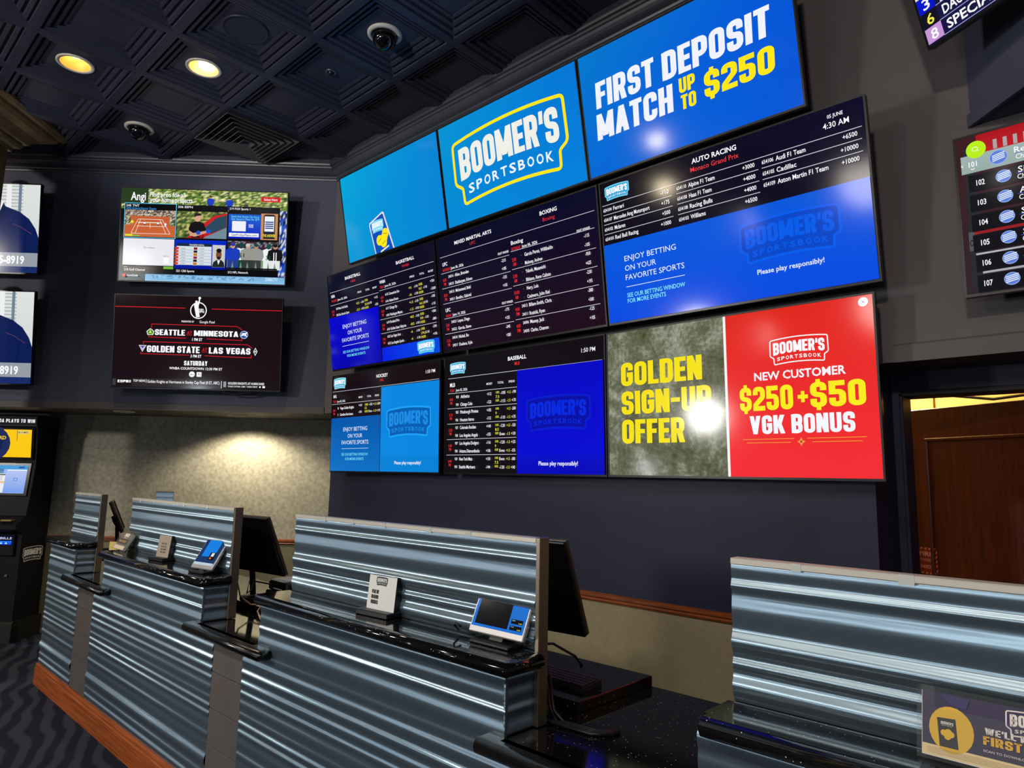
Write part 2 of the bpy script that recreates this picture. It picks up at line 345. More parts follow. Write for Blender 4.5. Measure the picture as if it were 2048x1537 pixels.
# corridor beyond the doorway
m_corr = M('corridor_board', (232, 190, 112), .6, noise=(3, .1))
q = MB(); q.box(-3.2, 2.2, 5.6, 5.7, 0, 2.9); q.box(-3.2, -3.1, 3.87, 5.6, 0, 2.9); q.box(-3.2, 2.2, 3.9, 5.7, 2.9, 3.0)
for sx in (-1.75, -1.15, -.6, .0): q.box(sx-.02, sx+.02, 5.575, 5.6, 0, 2.9)
q.build('wall_corridor', m_corr, kind='structure')
point((-1.5, 4.75, 2.72), 150, (1, .80, .46), .15)

# ---------------------------------------------------------------- flat artwork: text, lettering, logos
_tc = {}
def glyphs(s, off=0.0):
    k = (s, off)
    if k in _tc: return _tc[k]
    cu = bpy.data.curves.new('t', 'FONT'); cu.body = s; cu.offset = off; cu.resolution_u = 2
    o = bpy.data.objects.new('t', cu); COL.objects.link(o); dg = bpy.context.evaluated_depsgraph_get()
    me = bpy.data.meshes.new_from_object(o.evaluated_get(dg))
    vs = [(v.co.x, v.co.y) for v in me.vertices]; fs = [tuple(p.vertices) for p in me.polygons]
    bpy.data.objects.remove(o); bpy.data.curves.remove(cu); bpy.data.meshes.remove(me)
    x0 = min(v[0] for v in vs); x1 = max(v[0] for v in vs)
    _tc[k] = ([((x-x0)/(x1-x0), y/.69) for x, y in vs], fs); return _tc[k]
def roundpath(pts, closed):
    out = []; n = len(pts)
    for i, p in enumerate(pts):
        r = p[2] if len(p) > 2 else 0; P = Vector(p[:2])
        if r == 0 or (not closed and i in (0, n-1)): out.append(P); continue
        a = Vector(pts[i-1][:2]); b = Vector(pts[(i+1) % n][:2])
        da = (a-P); db = (b-P); la, lb = da.length, db.length; da.normalize(); db.normalize()
        ang = da.angle(db, 0)
        if ang > 3.1: out.append(P); continue
        t = min(r/math.tan(ang/2), la*.5, lb*.5)
        A = P+da*t; B = P+db*t
        for k in range(6):
            u = k/5; out.append(A*(1-u)**2+P*2*u*(1-u)+B*u*u)
    return out
def stroke(pts, closed, t):
    P = roundpath(pts, closed); n = len(P); vs = []; fs = []
    Q = [P[0]]
    for p in P[1:]:
        if (p-Q[-1]).length > 1e-5: Q.append(p)
    if closed and (Q[0]-Q[-1]).length < 1e-5: Q.pop()
    P = Q; n = len(P)
    for i, p in enumerate(P):
        d0 = (P[i]-P[i-1]).normalized() if (i or closed) else (P[1]-P[0]).normalized()
        d1 = (P[(i+1) % n]-P[i]).normalized() if (i < n-1 or closed) else d0
        n0 = Vector((-d0.y, d0.x)); n1 = Vector((-d1.y, d1.x)); m = n0+n1
        m = n0 if m.length < 1e-4 else m.normalized(); m = m*(t/2/max(.35, m.dot(n0)))
        vs += [tuple(p+m), tuple(p-m)]
    for i in range(n if closed else n-1): j = (i+1) % n; fs.append((2*i, 2*i+1, 2*j+1, 2*j))
    return vs, fs
def _d(x0, y0, x1, y1, w): return ('d', x0, y0, x1, y1, w)
R_ = .16
def _bk():
    g = {}; L, Rr, B, T = .105, .405, .09, .91
    st = lambda x: ('p', [(x, 0), (x, 1)], 0, .21); bar = lambda y, a=.0, b=.5, t=.18: ('p', [(a, y), (b, y)], 0, t)
    P = lambda pts, cl=0: ('p', pts, cl, .2)
    g['A'] = (.54, [_d(0, 0, .165, 1, .21), _d(.33, 0, .165, 1, .21), bar(.27, .12, .42, .15)])
    bowl = lambda y0, y1: P([(L, y0), (Rr, y0, R_), (Rr, y1, R_), (L, y1)])
    g['B'] = (.51, [st(L), bowl(.5, T), bowl(B, .5)]); g['D'] = (.51, [st(L), P([(L, B), (Rr, B, R_), (Rr, T, R_), (L, T)])])
    g['C'] = (.51, [P([(Rr, .64), (Rr, T, R_), (L, T, R_), (L, B, R_), (Rr, B, R_), (Rr, .36)])])
    g['E'] = (.43, [st(L), bar(T, 0, .43), bar(.5, 0, .4), bar(B, 0, .43)]); g['F'] = (.42, [st(L), bar(T, 0, .42), bar(.5, 0, .39)])
    g['G'] = (.51, [P([(Rr, .66), (Rr, T, R_), (L, T, R_), (L, B, R_), (Rr, B, R_), (Rr, .48), (.25, .48)])])
    g['H'] = (.51, [st(L), st(Rr), bar(.5, 0, .5)]); g['I'] = (.21, [st(L)]); g['L'] = (.42, [st(L), bar(B, 0, .42)])
    g['K'] = (.54, [st(L), _d(.13, .38, .32, 1, .22), _d(.33, 0, .14, .62, .22)])
    g['M'] = (.68, [st(L), st(.575), _d(.235, .12, .0, 1, .21), _d(.235, .12, .47, 1, .21)])
    g['N'] = (.53, [st(L), st(.425), _d(.32, 0, .0, 1, .21)])
    O = P([(L, B, R_), (Rr, B, R_), (Rr, T, R_), (L, T, R_)], 1); g['O'] = g['0'] = (.51, [O])
    g['P'] = (.5, [st(L), bowl(.42, T)]); g['R'] = (.52, [st(L), bowl(.46, T), _d(.31, 0, .2, .5, .21)])
    Sx = P([(Rr, .66), (Rr, T, R_), (L, T, R_), (L, .52, R_), (Rr, .48, R_), (Rr, B, R_), (L, B, R_), (L, .34)]); g['S'] = (.51, [Sx])
    g['T'] = (.46, [('p', [(.23, 0), (.23, 1)], 0, .21), bar(T, 0, .46)])
    g['U'] = (.51, [P([(L, 1), (L, B, R_), (Rr, B, R_), (Rr, 1)])])
    g['V'] = (.54, [_d(.165, 0, 0, 1, .21), _d(.165, 0, .33, 1, .21)])
    g['W'] = (.76, [_d(.13, 0, 0, 1, .2), _d(.13, 0, .28, 1, .2), _d(.43, 0, .28, 1, .2), _d(.43, 0, .56, 1, .2)])
    g['Y'] = (.52, [_d(.155, .38, 0, 1, .21), _d(.155, .38, .31, 1, .21), ('p', [(.26, 0), (.26, .45)], 0, .21)])
    g['1'] = (.3, [('p', [(.195, 0), (.195, 1)], 0, .21), bar(.84, .0, .2, .16)])
    g['2'] = (.5, [P([(L, .66), (L, T, R_), (Rr, T, R_), (Rr, .56, .1), (L, .24, .1), (L, B), (.5, B)])])
    g['4'] = (.52, [('p', [(.36, 0), (.36, 1)], 0, .21), bar(.3, 0, .52), _d(.0, .25, .25, 1, .2)])
    g['5'] = (.51, [P([(.48, T), (L, T), (L, .57), (Rr, .57, R_), (Rr, B, R_), (L, B, R_), (L, .34)])])
    g['$'] = (.51, [Sx, ('p', [(.255, .95), (.255, 1.12)], 0, .14), ('p', [(.255, -.12), (.255, .05)], 0, .14)])
    g['+'] = (.46, [bar(.45, 0, .46, .16), ('p', [(.23, .22), (.23, .68)], 0, .16)]); g['-'] = (.34, [bar(.5, 0, .34, .18)])
    g["'"] = (.15, [_d(.0, .62, .02, 1, .15)]); g[' '] = (.2, [])
    return g
BK = _bk()
def block(s, gap=.055):
    vs = []; fs = []; x = 0
    for ch in s:
        w_, parts = BK[ch]
        for p in parts:
            if p[0] == 'd':
                _, x0, y0, x1, y1, w = p; v = [(x0, y0), (x0+w, y0), (x1+w, y1), (x1, y1)]; f = [(0, 1, 2, 3)]
            else: v, f = stroke(p[1], p[2], p[3])
            b = len(vs); vs += [(x+a, c_) for a, c_ in v]; fs += [tuple(b+i for i in q) for q in f]
        x += w_+gap
    x -= gap
    return [(a/x, c_) for a, c_ in vs], fs
class Art:
    mats = None
    """flat picture layers on a plate of w x h metres; units are metres on the plate"""
    def __init__(s, w, h): s.w = w; s.h = h; s.L = []; s.k = 0
    def put(s, vs, fs, col):
        s.k += 1; s.L.append((vs, fs, col, s.k)); return s
    def R(s, u0, v0, u1, v1, col, col2=None, horiz=False):
        x0, x1, y0, y1 = u0*s.w, u1*s.w, v0*s.h, v1*s.h
        c1 = lin(col); cc = c1
        if col2: c2 = lin(col2); cc = [c1, c2, c2, c1] if horiz else [c1, c1, c2, c2]
        return s.put([(x0, y0), (x1, y0), (x1, y1), (x0, y1)], [(0, 1, 2, 3)], cc)
    def poly(s, pts, col):
        P = [Vector((u*s.w, v*s.h, 0)) for u, v in pts]; return s.put([(p.x, p.y) for p in P], [tuple(t) for t in tessellate_polygon([P])], lin(col))
    def C(s, u, v, r, col, ry=None, n=24):
        return s.put([(u*s.w+r*math.cos(2*PI*k/n), v*s.h+(ry or r)*math.sin(2*PI*k/n)) for k in range(n)], [tuple(range(n))], lin(col))
    def T(s, txt, u0, u1, vc, hv, col, bold=0.0):
        vs, fs = glyphs(txt, bold); H = hv*s.h; x0, x1 = u0*s.w, u1*s.w; y0 = vc*s.h-H/2
        return s.put([(x0+a*(x1-x0), y0+b*H) for a, b in vs], fs, lin(col))
    def B(s, txt, u0, u1, v0, v1, col, shear=0.0, gap=.055):
        vs, fs = block(txt, gap); x0, x1 = u0*s.w, u1*s.w; y0, y1 = v0*s.h, v1*s.h
        return s.put([(x0+a*(x1-x0)+shear*(b-.5)*(y1-y0), y0+b*(y1-y0)) for a, b in vs], fs, lin(col))
    def line(s, pts, t, col, closed=False):
        v, f = stroke([(p[0]*s.w, p[1]*s.h)+tuple(p[2:]) for p in pts], closed, t); return s.put(v, f, lin(col))
    def logo(s, uc, vc, uw, text='w', fill=None, edge=None, sub=None, t=.02, aspect=.4525, ink=(255, 255, 255)):
        W_ = uw*s.w; H = W_*aspect; cx, cy = uc*s.w, vc*s.h-H/2; N = 16
        arch = lambda x: 1-4*x*x
        def P(x, y): return (cx+x*W_, cy+y*H)
        rr = .045*W_
        top = [P(-.49+.98*i/N, .92+.08*arch(-.49+.98*i/N)) for i in range(N+1)]; bot = [P(.425-.85*i/N, .0+.07*arch((.425-.85*i/N)*1.15)) for i in range(N+1)]
        pts = [top[0]+(rr*1.3,)]+[p for p in top[1:-1]]+[top[-1]+(rr*1.3,)]+[P(.495, .33)+(rr,), P(.43, .245)+(rr*.6,)]+[bot[0]+(rr,)]+bot[1:-1]+[bot[-1]+(rr,)]+[P(-.43, .245)+(rr*.6,), P(-.495, .33)+(rr,)]
        pts = pts[::-1]
        path = roundpath(pts, True)
        if fill:
            v3 = [Vector((p.x, p.y, 0)) for p in path]; s.put([(p.x, p.y) for p in path], [tuple(q) for q in tessellate_polygon([v3])], lin(fill))
        if edge: v, f = stroke(pts, True, t*W_); s.put(v, f, lin(edge))
        vs, fs = block("BOOMER'S", .05)
        out = []
        for a, b in vs:
            x = -.44+.88*a; y0 = .345+.085*arch(x*1.05); y1 = .815+.045*arch(x*1.05); out.append(P(x, y0+(y1-y0)*b))
        s.put(out, fs, lin(ink))
        x = -.375; word = 'SPORTSBOOK'; step = .75/(len(word)-1+.72)
        for i, ch in enumerate(word):
            vs, fs = glyphs(ch, .022); o = []
            for a, b in vs:
                X = x+i*step+a*step*.74; o.append(P(X, .12+.075*arch(X*1.15)+b*.13))
            s.put(o, fs, lin(sub or ink))
        return s
    def mesh(s, Mx, zoff=.0012, base=None, dz=.00012):
        m = MB(Mx); b = lin((0, 0, 0)) if base is None else ([lin(c_) for c_ in base] if isinstance(base[0], (tuple, list)) else lin(base))
        m.add([(0, 0, zoff), (s.w, 0, zoff), (s.w, s.h, zoff), (0, s.h, zoff)], [(0, 1, 2, 3)], 0, b)
        for vs, fs, col, k in s.L:
            z = zoff+.0003+k*dz
            m.add([(x, y, z) for x, y in vs], fs, 1, col)
        return m
WH = (250, 250, 255); RD = (235, 45, 50); YE = (255, 232, 20); YT = (240, 235, 70); CY = (120, 225, 245)

def plate(bl, tl, right, w, h):
    """matrix of a plate: origin bottom left, x right, y up the face, z out towards the viewer"""
    up = (Vector(tl)-Vector(bl)).normalized(); rt = Vector(right).normalized(); out = rt.cross(up)
    return Matrix(((rt.x, up.x, out.x, bl[0]), (rt.y, up.y, out.y, bl[1]), (rt.z, up.z, out.z, bl[2]), (0, 0, 0, 1)))
def display(label, bl, tl, right, w, h, art, base, group, wall_back, bz=.009, mount=True, m_base=None):
    Mx = plate(bl, tl, right, w, h)
    t = thing('wall_display', label, 'display', Mx @ Vector((w/2, 0, 0)), 0, group)
    m = MB(Mx); m.bbox(0, w, 0, h, -.032, .0, .003); m.bbox(w*.12, w*.88, h*.08, h*.7, -.058, -.032, .006); m.build('housing', m_bezel, t)
    m = MB(Mx)
    for x0, x1, y0, y1 in ((0, w, 0, bz*1.3), (0, w, h-bz, h), (0, bz, bz*1.3, h-bz), (w-bz, w, bz*1.3, h-bz)): m.box(x0, x1, y0, y1, 0, .004)
    m.build('bezel', m_bezel, t)
    art.mesh(Mx @ Matrix.Translation((bz, bz*1.3, 0)), .0012, base).build('screen', [m_base or m_scr, m_ink], t, color=True)
    if mount:
        m = MB(Mx)
        for xx in (w*.3, w*.7-.04): m.bbox(xx, xx+.04, h*.15, h*.85, -.075, -.058, .003)
        m.bbox(w*.25, w*.75, h*.42, h*.52, -wall_back, -.075, .004); m.build('wall_mount', m_black, t)
    return t
def art_for(w, h, bz=.009): return Art(w-2*bz, h-2.3*bz)
BG = (8, 6, 20)

# ---------------------------------------------------------------- the nine main-wall displays
XR = (1, 0, 0)
def main_display(label, x0, x1, yb, zb, yt, zt, fill, base, group, back, m_base=None):
    w = x1-x0; h = math.hypot(zt-zb, yt-yb); a = art_for(w, h); fill(a)
    return display(label, (x0, yb, zb), (x0, yt, zt), XR, w, h, a, base, group, back, m_base=m_base)
def top1(a):
    # a phone picture with the round-cornered frame and yellow balls
    pc = [(.235, -.0), (.245, .33), (.40, .455), (.47, .40), (.475, .0)]
    pc = [(.262, .0), (.235, .40, .04), (.425, .455, .04), (.47, .0)]
    ring_ = [(.30, -.0), (.262, .36, .03), (.428, .44, .03), (.50, .0)]
    a.poly([(.30, .001), (.264, .34), (.272, .365), (.415, .437), (.43, .425), (.50, .001)], (235, 225, 245))
    a.poly([(.308, .001), (.275, .335), (.283, .352), (.41, .417), (.42, .41), (.488, .001)], (10, 80, 185))
    a.logo(.352, .30, .125, fill=(120, 215, 245), edge=(120, 215, 245), ink=WH, aspect=.62)
    for x, y in ((.36, .135), (.425, .19), (.40, .10), (.41, .15)): a.C(x, y, .042, YE)
    a.line([(.34, .12), (.38, .15)], .004, (60, 90, 40)); a.line([(.385, .085), (.42, .11)], .004, (60, 90, 40)); a.line([(.40, .20), (.445, .18)], .004, (60, 90, 40))
    a.line([(.36, .004), (.45, .045)], .012, (240, 250, 200))
def top2(a):
    a.logo(.503, .5, .82, edge=YE, ink=(240, 240, 232), sub=(235, 248, 255), t=.021, aspect=.462)
def top3(a):
    a.B('FIRST', .078, .392, .532, .742, (240, 243, 255), .06); a.B('DEPOSIT', .432, .908, .53, .735, (240, 243, 255), .06)
    a.B('MATCH', .066, .468, .28, .487, (240, 243, 255), .06); a.B('UP', .501, .576, .39, .498, YE, .05); a.B('TO', .503, .574, .266, .372, YE, .05)
    a.B('$250', .614, .912, .285, .465, YE, .06)
main_display('topmost left display of the main wall, plain light blue with a phone picture', -4.922, -3.647, 3.15, 3.384, 3.005, 4.113, top1,
             [(0, 152, 214), (0, 132, 212), (0, 132, 214), (0, 165, 218)], 'large displays on the main wall', .29)
main_display('topmost centre display of the main wall with one big yellow-edged word logo', -3.640, -2.365, 3.15, 3.384, 3.005, 4.113, top2,
             [(0, 138, 212), (0, 128, 218), (0, 118, 214), (0, 148, 212)], 'large displays on the main wall', .29)
main_display('topmost right display reading first deposit match in white and yellow on blue', -2.358, -1.083, 3.15, 3.384, 3.005, 4.113, top3,
             [(0, 105, 215), (0, 85, 215), (0, 85, 215), (0, 120, 205)], 'large displays on the main wall', .29)
def hl(a, u0, u1, v): a.R(u0, v-.0018, u1, v+.0018, (215, 215, 225))
def promo(a, u0, uc, u1, dv=0, left=False, thin=0.0):
    def tx(s, w, v, h, col, b=0):
        x0 = u0 if left else uc-w/2
        a.T(s, x0, x0+w, v+dv, h, col, b)
    return tx
def rows_team(a, cols, v, n1, n2, time, odds, c=.0068):
    """two entries of a betting table: number, name, figures"""
    unum, uname = cols
    for (num, nm), vv in ((n1, v), (n2, v-.066)):
        a.T(num, unum, unum+.0072*len(num)+.004, vv, .022, WH, .01); a.T(nm, uname, uname+c*len(nm), vv, .025, WH, .012)
    if time:
        a.T(time[0], time[2], time[2]+.0065*len(time[0]), v-.02, .024, RD, .008); a.T(time[1], time[2]+.004, time[2]+.02, v-.055, .024, RD, .008)
    for u, s, col, dv in odds:
        a.T(s, u, u+.0078*len(s), v+dv, .022, col, .01)
def mid1(a):
    a.T('BASKETBALL', .185, .344, .927, .03, WH, .022); a.T('NBA', .243, .29, .878, .025, RD)
    a.T('BASKETBALL', .679, .836, .916, .03, WH, .022); a.T('WNBA', .728, .79, .868, .025, RD)
    hl(a, .015, .99, .822)
    def head(u, ud, s, day, date):
        a.T(s, u, u+.0135*len(s), .779, .03, WH, .02); a.T(day, u, u+.008*len(day), .728, .022, RD, .01); a.T(date, ud, ud+.0078*len(date), .729, .022, WH, .01)
    head(.027, .094, 'NBA', 'THURSDAY', 'June 05, 2026'); head(.52, .565, 'WNBA', 'TODAY', 'June 05, 2026')
    for u, s in ((.315, 'SPREAD'), (.395, 'TOTAL'), (.465, 'MONEY'), (.80, 'SPREAD'), (.882, 'TOTAL'), (.955, 'MONEY')): a.T(s, u-.012, u+.028, .745, .018, WH, .008)
    hl(a, .015, .505, .684); hl(a, .515, .99, .697)
    def odds(u, v): return
    def block_(v, uo, t, A, Bn, o):
        rows_team(a, (uo[0], uo[1]), v, A, Bn, (t, 'PM', uo[2]),
                  [(uo[3], o[0], YT, .0), (uo[3]+.045, '-110', WH, .0), (uo[3]+.085, 'OVER', YT, .006), (uo[3]+.085, o[1], YT, -.032), (uo[3]+.12, '-110', WH, -.03), (uo[3]+.18, o[2], WH, .008),
                   (uo[3], o[0].replace('+', '-'), YT, -.066), (uo[3]+.045, '-110', WH, -.066), (uo[3]+.082, 'UNDER', YT, -.068), (uo[3]+.18, o[3], WH, -.06)], .0062)
    block_(.637, (.073, .103, .028, .285), '5:30', ('501', 'New York Knicks'), ('502', 'San Antonio Spurs'), ('+2.5', '213.5', '+115', '-135'))
    r = (.569, .601, .525, .776)
    block_(.645, r, '4:30', ('615', 'Connecticut Sun'), ('616', 'Atlanta Dream'), ('+16', '162', '+750', '-1200'))
    block_(.508, r, '4:30', ('617', 'Chicago Sky'), ('618', 'Washington Mystics'), ('+1.5', '161.5', '-105', '-115'))
    block_(.371, r, '7:00', ('619', 'Portland Fire'), ('620', 'Golden State Valkyries'), ('+8.5', '159', '+300', '-380'))
    block_(.234, r, '7:00', ('621', 'Las Vegas Aces'), ('622', 'Los Angeles Sparks'), ('-6', '174.5', '-230', '+195'))
    for v in (.545, .409, .272): hl(a, .515, .99, v)
    a.R(0, 0, .505, .548, (0, 0, 175), (0, 0, 205)); a.R(.513, 0, 1, .133, (0, 30, 230), (0, 75, 225), True)
    tx = promo(a, 0, .262, 0)
    tx('ENJOY BETTING', .24, .43, .04, (235, 240, 255)); tx('ON YOUR', .145, .358, .04, (235, 240, 255)); tx('FAVORITE SPORTS', .27, .288, .04, (235, 240, 255))
    a.R(.125, .226, .395, .23, (225, 230, 255)); tx('SEE OUR BETTING WINDOW', .268, .165, .026, CY, .008); tx('FOR MORE EVENTS', .185, .121, .026, CY, .008)
    a.logo(.893, .07, .135, fill=(70, 180, 235), edge=(90, 205, 245), t=.05)
def mid2(a):
    a.T('MIXED MARTIAL ARTS', .129, .389, .925, .029, WH, .022); a.T('UFC', .238, .277, .878, .026, RD)
    a.T('BOXING', .692, .79, .937, .03, WH, .022); a.T('Boxing', .707, .775, .883, .029, RD)
    hl(a, .015, .985, .833)
    def hd(u, v, s, day, date, ud):
        a.T(s, u, u+.0125*len(s), v, .031, WH, .018); a.T(day, u, u+.0072*len(day), v-.05, .024, RD, .012); a.T(date, ud, ud+.0072*len(date), v-.049, .023, WH, .012)
    hd(.03, .766, 'UFC', 'SATURDAY', 'June 06, 2026', .09); hd(.03, .358, 'UFC', 'SUNDAY', 'June 14, 2026', .08); hd(.509, .776, 'Boxing', 'SATURDAY', 'June 06, 2026', .574)
    for u, v in ((.422, .719), (.425, .312), (.888, .719)): a.T('FIGHT WINNER', u, u+.07, v, .019, WH, .01)
    for v in (.687, .553, .417, .285, .148): hl(a, .018, .494, v)
    for v in (.708, .562, .428, .293, .156): hl(a, .505, .98, v)
    P = (('8:00', '24516', 'Allen, Brendan', '-215'), ('', '24515', 'Shahbazyan, Edmen', '+185'), ('8:20', '24512', 'Muhammad, Belal', '-125'), ('', '24511', 'Bonfim, Gabriel', '+105'),
         ('5:00', '24521', 'Lopes, Diego', '-175'), ('', '24522', 'Garcia, Steve', '+155'), ('5:20', '24518', 'Nickal, Bo', '-345'), ('', '24517', 'Daukaus, Kyle', '+285'))
    for i, (t, num, nm, od) in enumerate(P):
        v = (.648, .582, .512, .446, .247, .181, .108, .041)[i]
        a.T(num, .07, .108, v, .022, WH, .012); a.T(nm, .118, .118+.0072*len(nm), v, .026, WH, .014); a.T(od, .442, .47, v+.008, .024, WH, .012)
        if t: a.T(t, .03, .054, v-.022, .026, RD, .01); a.T('PM', .034, .05, v-.058, .026, RD, .01)
    P = (('2:00 AM', '-', 'Garcia Perez, Willibaldo', '-115'), ('', '-', 'Moloney, Andrew', '-105'), ('2:00 AM', '-', 'Yabuki, Masamichi', '-950'), ('', '-', 'Bibiano, Rene Calixto', '+625'), ('10:00 AM', '-', 'Nery, Luis', '-230'), ('', '-', 'Casimero, John Riel', '+195'),
         ('4:00 PM', '24512', 'Billam-Smith, Chris', '-380'), ('', '24511', 'Rozicki, Ryan', '+300'), ('4:00 PM', '24506', 'Massey, Jack', '-125'), ('', '24505', 'Clarke, Cheavon', '+105'))
    for i, (t, num, nm, od) in enumerate(P):
        v = .655-.0668*i; dx = 0 if len(num) == 1 else .025-.024*0
        a.T(num, .568 if len(num) == 1 else .553, .573 if len(num) == 1 else .588, v, .004 if len(num) == 1 else .022, WH, .012)
        a.T(nm, .59 if len(num) == 1 else .597, .59+.0069*len(nm)+(0 if len(num) == 1 else .007), v, .027, WH, .014); a.T(od, .926, .953, v+.012, .025, WH, .012)
        if t: q = t.split(); a.T(q[0], .512, .512+.0065*len(q[0]), v-.018, .028, RD, .01); a.T(q[1], .516, .535, v-.056, .028, RD, .01)
def mid3(a):
    a.logo(.079, .92, .113, fill=(35, 160, 215), edge=(120, 215, 240), t=.04, aspect=.5)
    a.T('AUTO RACING', .412, .585, .951, .031, WH, .024); a.T('Monaco Grand Prix', .405, .591, .898, .031, (245, 60, 65), .004)
    a.T('05 JUNE', .891, .939, .949, .02, WH, .012); a.T('4:30 AM', .876, .955, .90, .032, WH, .008)
    hl(a, .005, .99, .84)
    C1 = (('654104', 'Ferrari', '-110'), ('654107', 'Mercedes Amg Motorsport', '+175'), ('654102', 'Mclaren', '+500'), ('654101', 'Red Bull Racing', '+1000'))
    C2 = (('654110', 'Alpine F1 Team', '+3000'), ('654100', 'Haas F1 Team', '+4000'), ('654108', 'Racing Bulls', '+4000'), ('654103', 'Williams', '+6500'))
    C3 = (('654106', 'Audi F1 Team', '+6500'), ('654105', 'Cadillac', '+10000'), ('654109', 'Aston Martin F1 Team', '+10000'))
    for (u0, u1, L, c_) in ((.009, .31, C1, .0072), (.344, .645, C2, .0075), (.671, .976, C3, .0082)):
        for i, (n, nm, o) in enumerate(L):
            v = .806-.069*i
            a.T(n, u0, u0+.04, v, .023, WH, .012); a.T(nm, u0+.048, u0+.048+c_*len(nm), v, .028, WH, .014); a.T(o, u1-.0087*len(o), u1, v+.002, .026, WH, .012)
            if i < len(L)-1: hl(a, u0-.002, u1+.012, .772-.069*i)
    a.R(0, 0, 1, .556, (0, 75, 225), (0, 88, 220)); lb = (235, 242, 255)
    a.T('ENJOY BETTING', .093, .322, .432, .037, lb); a.T('ON YOUR', .092, .233, .364, .037, lb); a.T('FAVORITE SPORTS', .092, .351, .299, .037, lb)
    a.R(.092, .232, .35, .236, (225, 235, 255)); a.T('SEE OUR BETTING WINDOW', .093, .348, .175, .029, (130, 235, 250), .01); a.T('FOR MORE EVENTS', .093, .265, .135, .029, (130, 235, 250), .01)
    a.logo(.738, .345, .335, fill=(0, 70, 200), edge=(0, 92, 235), ink=(0, 92, 235), t=.026, aspect=.43); a.T('Please play responsibly!', .624, .846, .158, .029, lb, .014)
main_display('middle row left display with two basketball odds tables', -5.161, -3.721, 3.2, 2.485, 3.085, 3.312, mid1, [(18, 6, 16), (18, 6, 16), (8, 8, 34), (8, 10, 36)], 'large displays on the main wall', .26)
main_display('middle row centre display listing fighters in white on black', -3.703, -2.263, 3.2, 2.485, 3.085, 3.312, mid2, [(24, 6, 22), (30, 4, 22), (6, 6, 40), (8, 10, 36)], 'large displays on the main wall', .26)
main_display('middle row right display with motor racing odds above a bright blue panel', -2.25, -.81, 3.2, 2.485, 3.085, 3.312, mid3, [(14, 4, 18), (10, 4, 18), (6, 6, 36), (12, 8, 20)], 'large displays on the main wall', .26)
def low1(a):
    a.T('HOCKEY', .448, .556, .942, .032, WH, .024); a.T('NHL', .484, .519, .897, .026, RD, .004); a.T('1:50 PM', .887, .962, .917, .031, WH, .004)
    hl(a, .0, .995, .836); a.logo(.076, .922, .125, fill=(60, 175, 215), edge=(150, 225, 240), t=.05, aspect=.5)
    a.T('NHL', .012, .047, .786, .032, WH, .02); a.T('TODAY', .012, .05, .73, .022, RD, .01); a.T('June 02, 2026', .055, .14, .73, .022, WH, .01)
    for u, s in ((.28, 'MONEY'), (.365, 'TOTAL'), (.44, 'SPREAD')): a.T(s, u, u+.04, .75, .018, WH, .008)
    hl(a, .0, .497, .702)
    for v, n, nm, o in ((.656, '1', 'Vegas Golden Knights', (('+130', .283, WH), ('OVER', .345, YT), ('-125', .385, WH), ('+1.5', .425, YT), ('-200', .462, WH))), (.588, '2', 'Carolina Hurricanes', (('-150', .283, WH), ('UNDER', .345, YT), ('Even', .385, WH), ('-1.5', .425, YT), ('+175', .462, WH)))):
        a.T(n, .065, .071, v, .022, WH, .01); a.T(nm, .09, .09+.0072*len(nm), v, .026, WH, .014)
        for s, u, c_ in o: a.T(s, u, u+.032, v+.012, .022, c_, .01)
    a.T('5.5', .345, .365, .634, .022, YT, .01); a.T('5:00', .013, .04, .635, .024, RD, .01); a.T('PM', .018, .035, .60, .024, RD, .01)
    a.R(0, 0, .498, .553, (0, 112, 195), (0, 85, 170)); a.R(.503, 0, 1, .825, (0, 135, 225), (0, 135, 225))
    a.R(.503, 0, 1, .146, (0, 130, 215))
    tx = promo(a, 0, .254, 0); lb = (235, 245, 255)
    tx('ENJOY BETTING', .243, .43, .04, lb); tx('ON YOUR', .148, .36, .04, lb); tx('FAVORITE SPORTS', .272, .293, .04, lb)
    a.R(.12, .228, .391, .232, (200, 225, 250)); tx('SEE OUR BETTING WINDOW', .27, .171, .026, CY, .008); tx('FOR MORE EVENTS', .185, .124, .026, CY, .008)
    a.logo(.748, .468, .378, fill=(0, 95, 180), edge=(25, 160, 245), ink=(25, 140, 230), t=.026, aspect=.42); a.T('Please play responsibly!', .638, .862, .085, .029, WH, .012)
